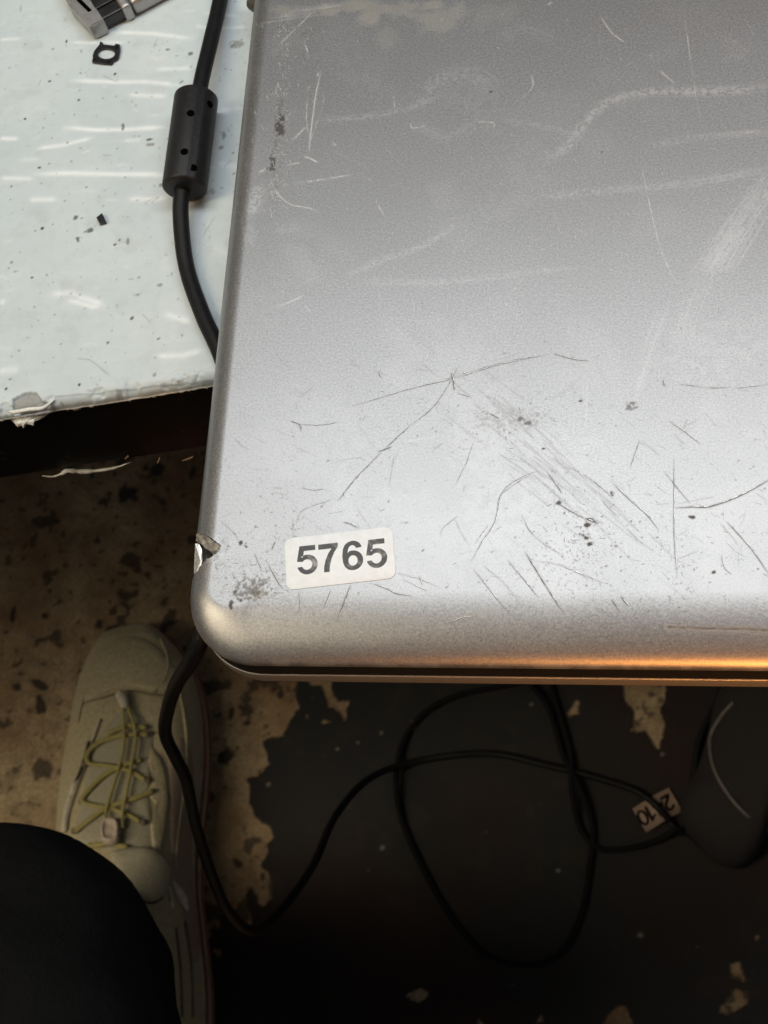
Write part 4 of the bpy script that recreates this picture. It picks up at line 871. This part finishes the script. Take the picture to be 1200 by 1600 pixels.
# trouser leg
m = Mat('black_trouser_cloth'); n1 = m.noise(45, 4); wv_ = m.noise(1, 2, .5, vec=m.scaled((900, 900, 400)))
m.set(Base_Color=m.mix(n1, (.0035, .0035, .0037), (.0105, .0104, .0106)), Roughness=.9); m.b.inputs['Specular IOR Level'].default_value = .08
m.bump(m.math('ADD', n1, m.math('MULTIPLY', wv_, .25)), .5, .003); CLO = m.m
ctrl = [(-260, 2150, .50, .088), (-120, 1880, .52, .084), (-30, 1680, .515, .074), (-5, 1562, .47, .070), (12, 1545, .38, .065), (32, 1550, .28, .066), (50, 1570, .17, .070), (56, 1580, .125, .072)]
cp = catmull([np.append(P(a, b, z), r_) for a, b, z, r_ in ctrl], 8)
v, f = sweep(cp[:, :3], cp[:, 3], 40, cap=False)
v = np.array(v).reshape(len(cp), 40, 3); cc = cp[:, None, :3]; dirs = v - cc; dirs /= np.linalg.norm(dirs, axis=2)[..., None]
kk, aa = np.meshgrid(np.arange(len(cp)), np.arange(40), indexing='ij')
fold = .020 * (fbm(kk / 5.0 + aa / 9.0, np.sin(aa / 40 * 2 * np.pi) * 2.2 + 5, 6) - .5) + .004 * np.sin(kk * .9 + 2.2 * np.sin(aa / 40 * 2 * np.pi))* sstep(20, 40, kk)
v = (v + dirs * fold[..., None]).reshape(-1, 3)
tl = pyobj('trouser_leg', v, f, CLO, person)
so_ = tl.modifiers.new('thick', 'SOLIDIFY'); so_.thickness = .002
sd_ = tl.modifiers.new('subd', 'SUBSURF'); sd_.levels = sd_.render_levels = 1
# the leg inside the trouser, down to the ankle in the shoe
ctrl = [(-120, 1880, .52, .062), (-10, 1640, .50, .056), (14, 1535, .44, .052), (50, 1530, .32, .050), (110, 1560, .17, .040), (150, 1590, .07, .036)]
cp = catmull([np.append(P(a, b, z), r_) for a, b, z, r_ in ctrl], 6); v, f = sweep(cp[:, :3], cp[:, 3], 24); pyobj('leg', v, f, simple('sock_and_skin', (.20, .17, .14), .8), person)

# ------------------------------------------------------------------ dark bag at the right edge
bag = empty('cloth_bag'); tag(bag, 'dark grey cloth bag with thin pale piping lying on the floor at the right', 'bag')
bp = catmull([P(x, y, .002) for x, y in ((1120,1095),(1108,1150),(1090,1210),(1068,1250),(1070,1290),(1092,1318),(1118,1345),(1150,1354),(1180,1338),(1205,1300),(1260,1310),(1330,1330),(1400,1260),(1400,1120),(1330,1020),(1220,1020),(1150,1050),(1120,1095))], 6)[:-1]
c_ = bp.mean(0); v = []; f = []; n = len(bp)
lv_ = [(1, 0), (1.03, .010), (1.0, .022), (.93, .034), (.82, .043), (.65, .050), (.45, .054), (.2, .056)]
for s_, h_ in lv_:
    for q in bp:
        d_ = c_ + (q - c_) * s_; d_[2] = .001 + h_ * (.55 + .45 * sstep(.0, .12, d_[0] - P(1068, 1250, 0)[0])) + .006 * (fbm(d_[0] / .05, d_[1] / .05, 3) - .5) * (h_ > .005); v.append(d_)
f = [[k * n + j, k * n + (j + 1) % n, (k + 1) * n + (j + 1) % n, (k + 1) * n + j] for k in range(len(lv_) - 1) for j in range(n)] + [list(range((len(lv_) - 1) * n, len(lv_) * n))]
pyobj('bag_body', v, f, simple('charcoal_cloth', (.020, .0165, .018), .85, var=.25, scale=500, bump=.4, dist=.001), bag)
bbt = BVHTree.FromPolygons([Vector(q) for q in v], f)
def onb(x, y):
    h, nn_, _, _ = bbt.ray_cast(Vector(CAM), ray(x, y)); return np.array(h) + np.array([0, 0, .0012]) if h else P(x, y, .02)
q = catmull([onb(x, y) for x, y in ((1146,1098),(1128,1118),(1112,1145),(1109,1170),(1117,1205),(1138,1242),(1165,1272),(1200,1297),(1240,1312))], 6)
v, f = sweep(q, .0013, 8); pyobj('piping', v, f, simple('pale_piping', (.16, .145, .14), .6), bag)
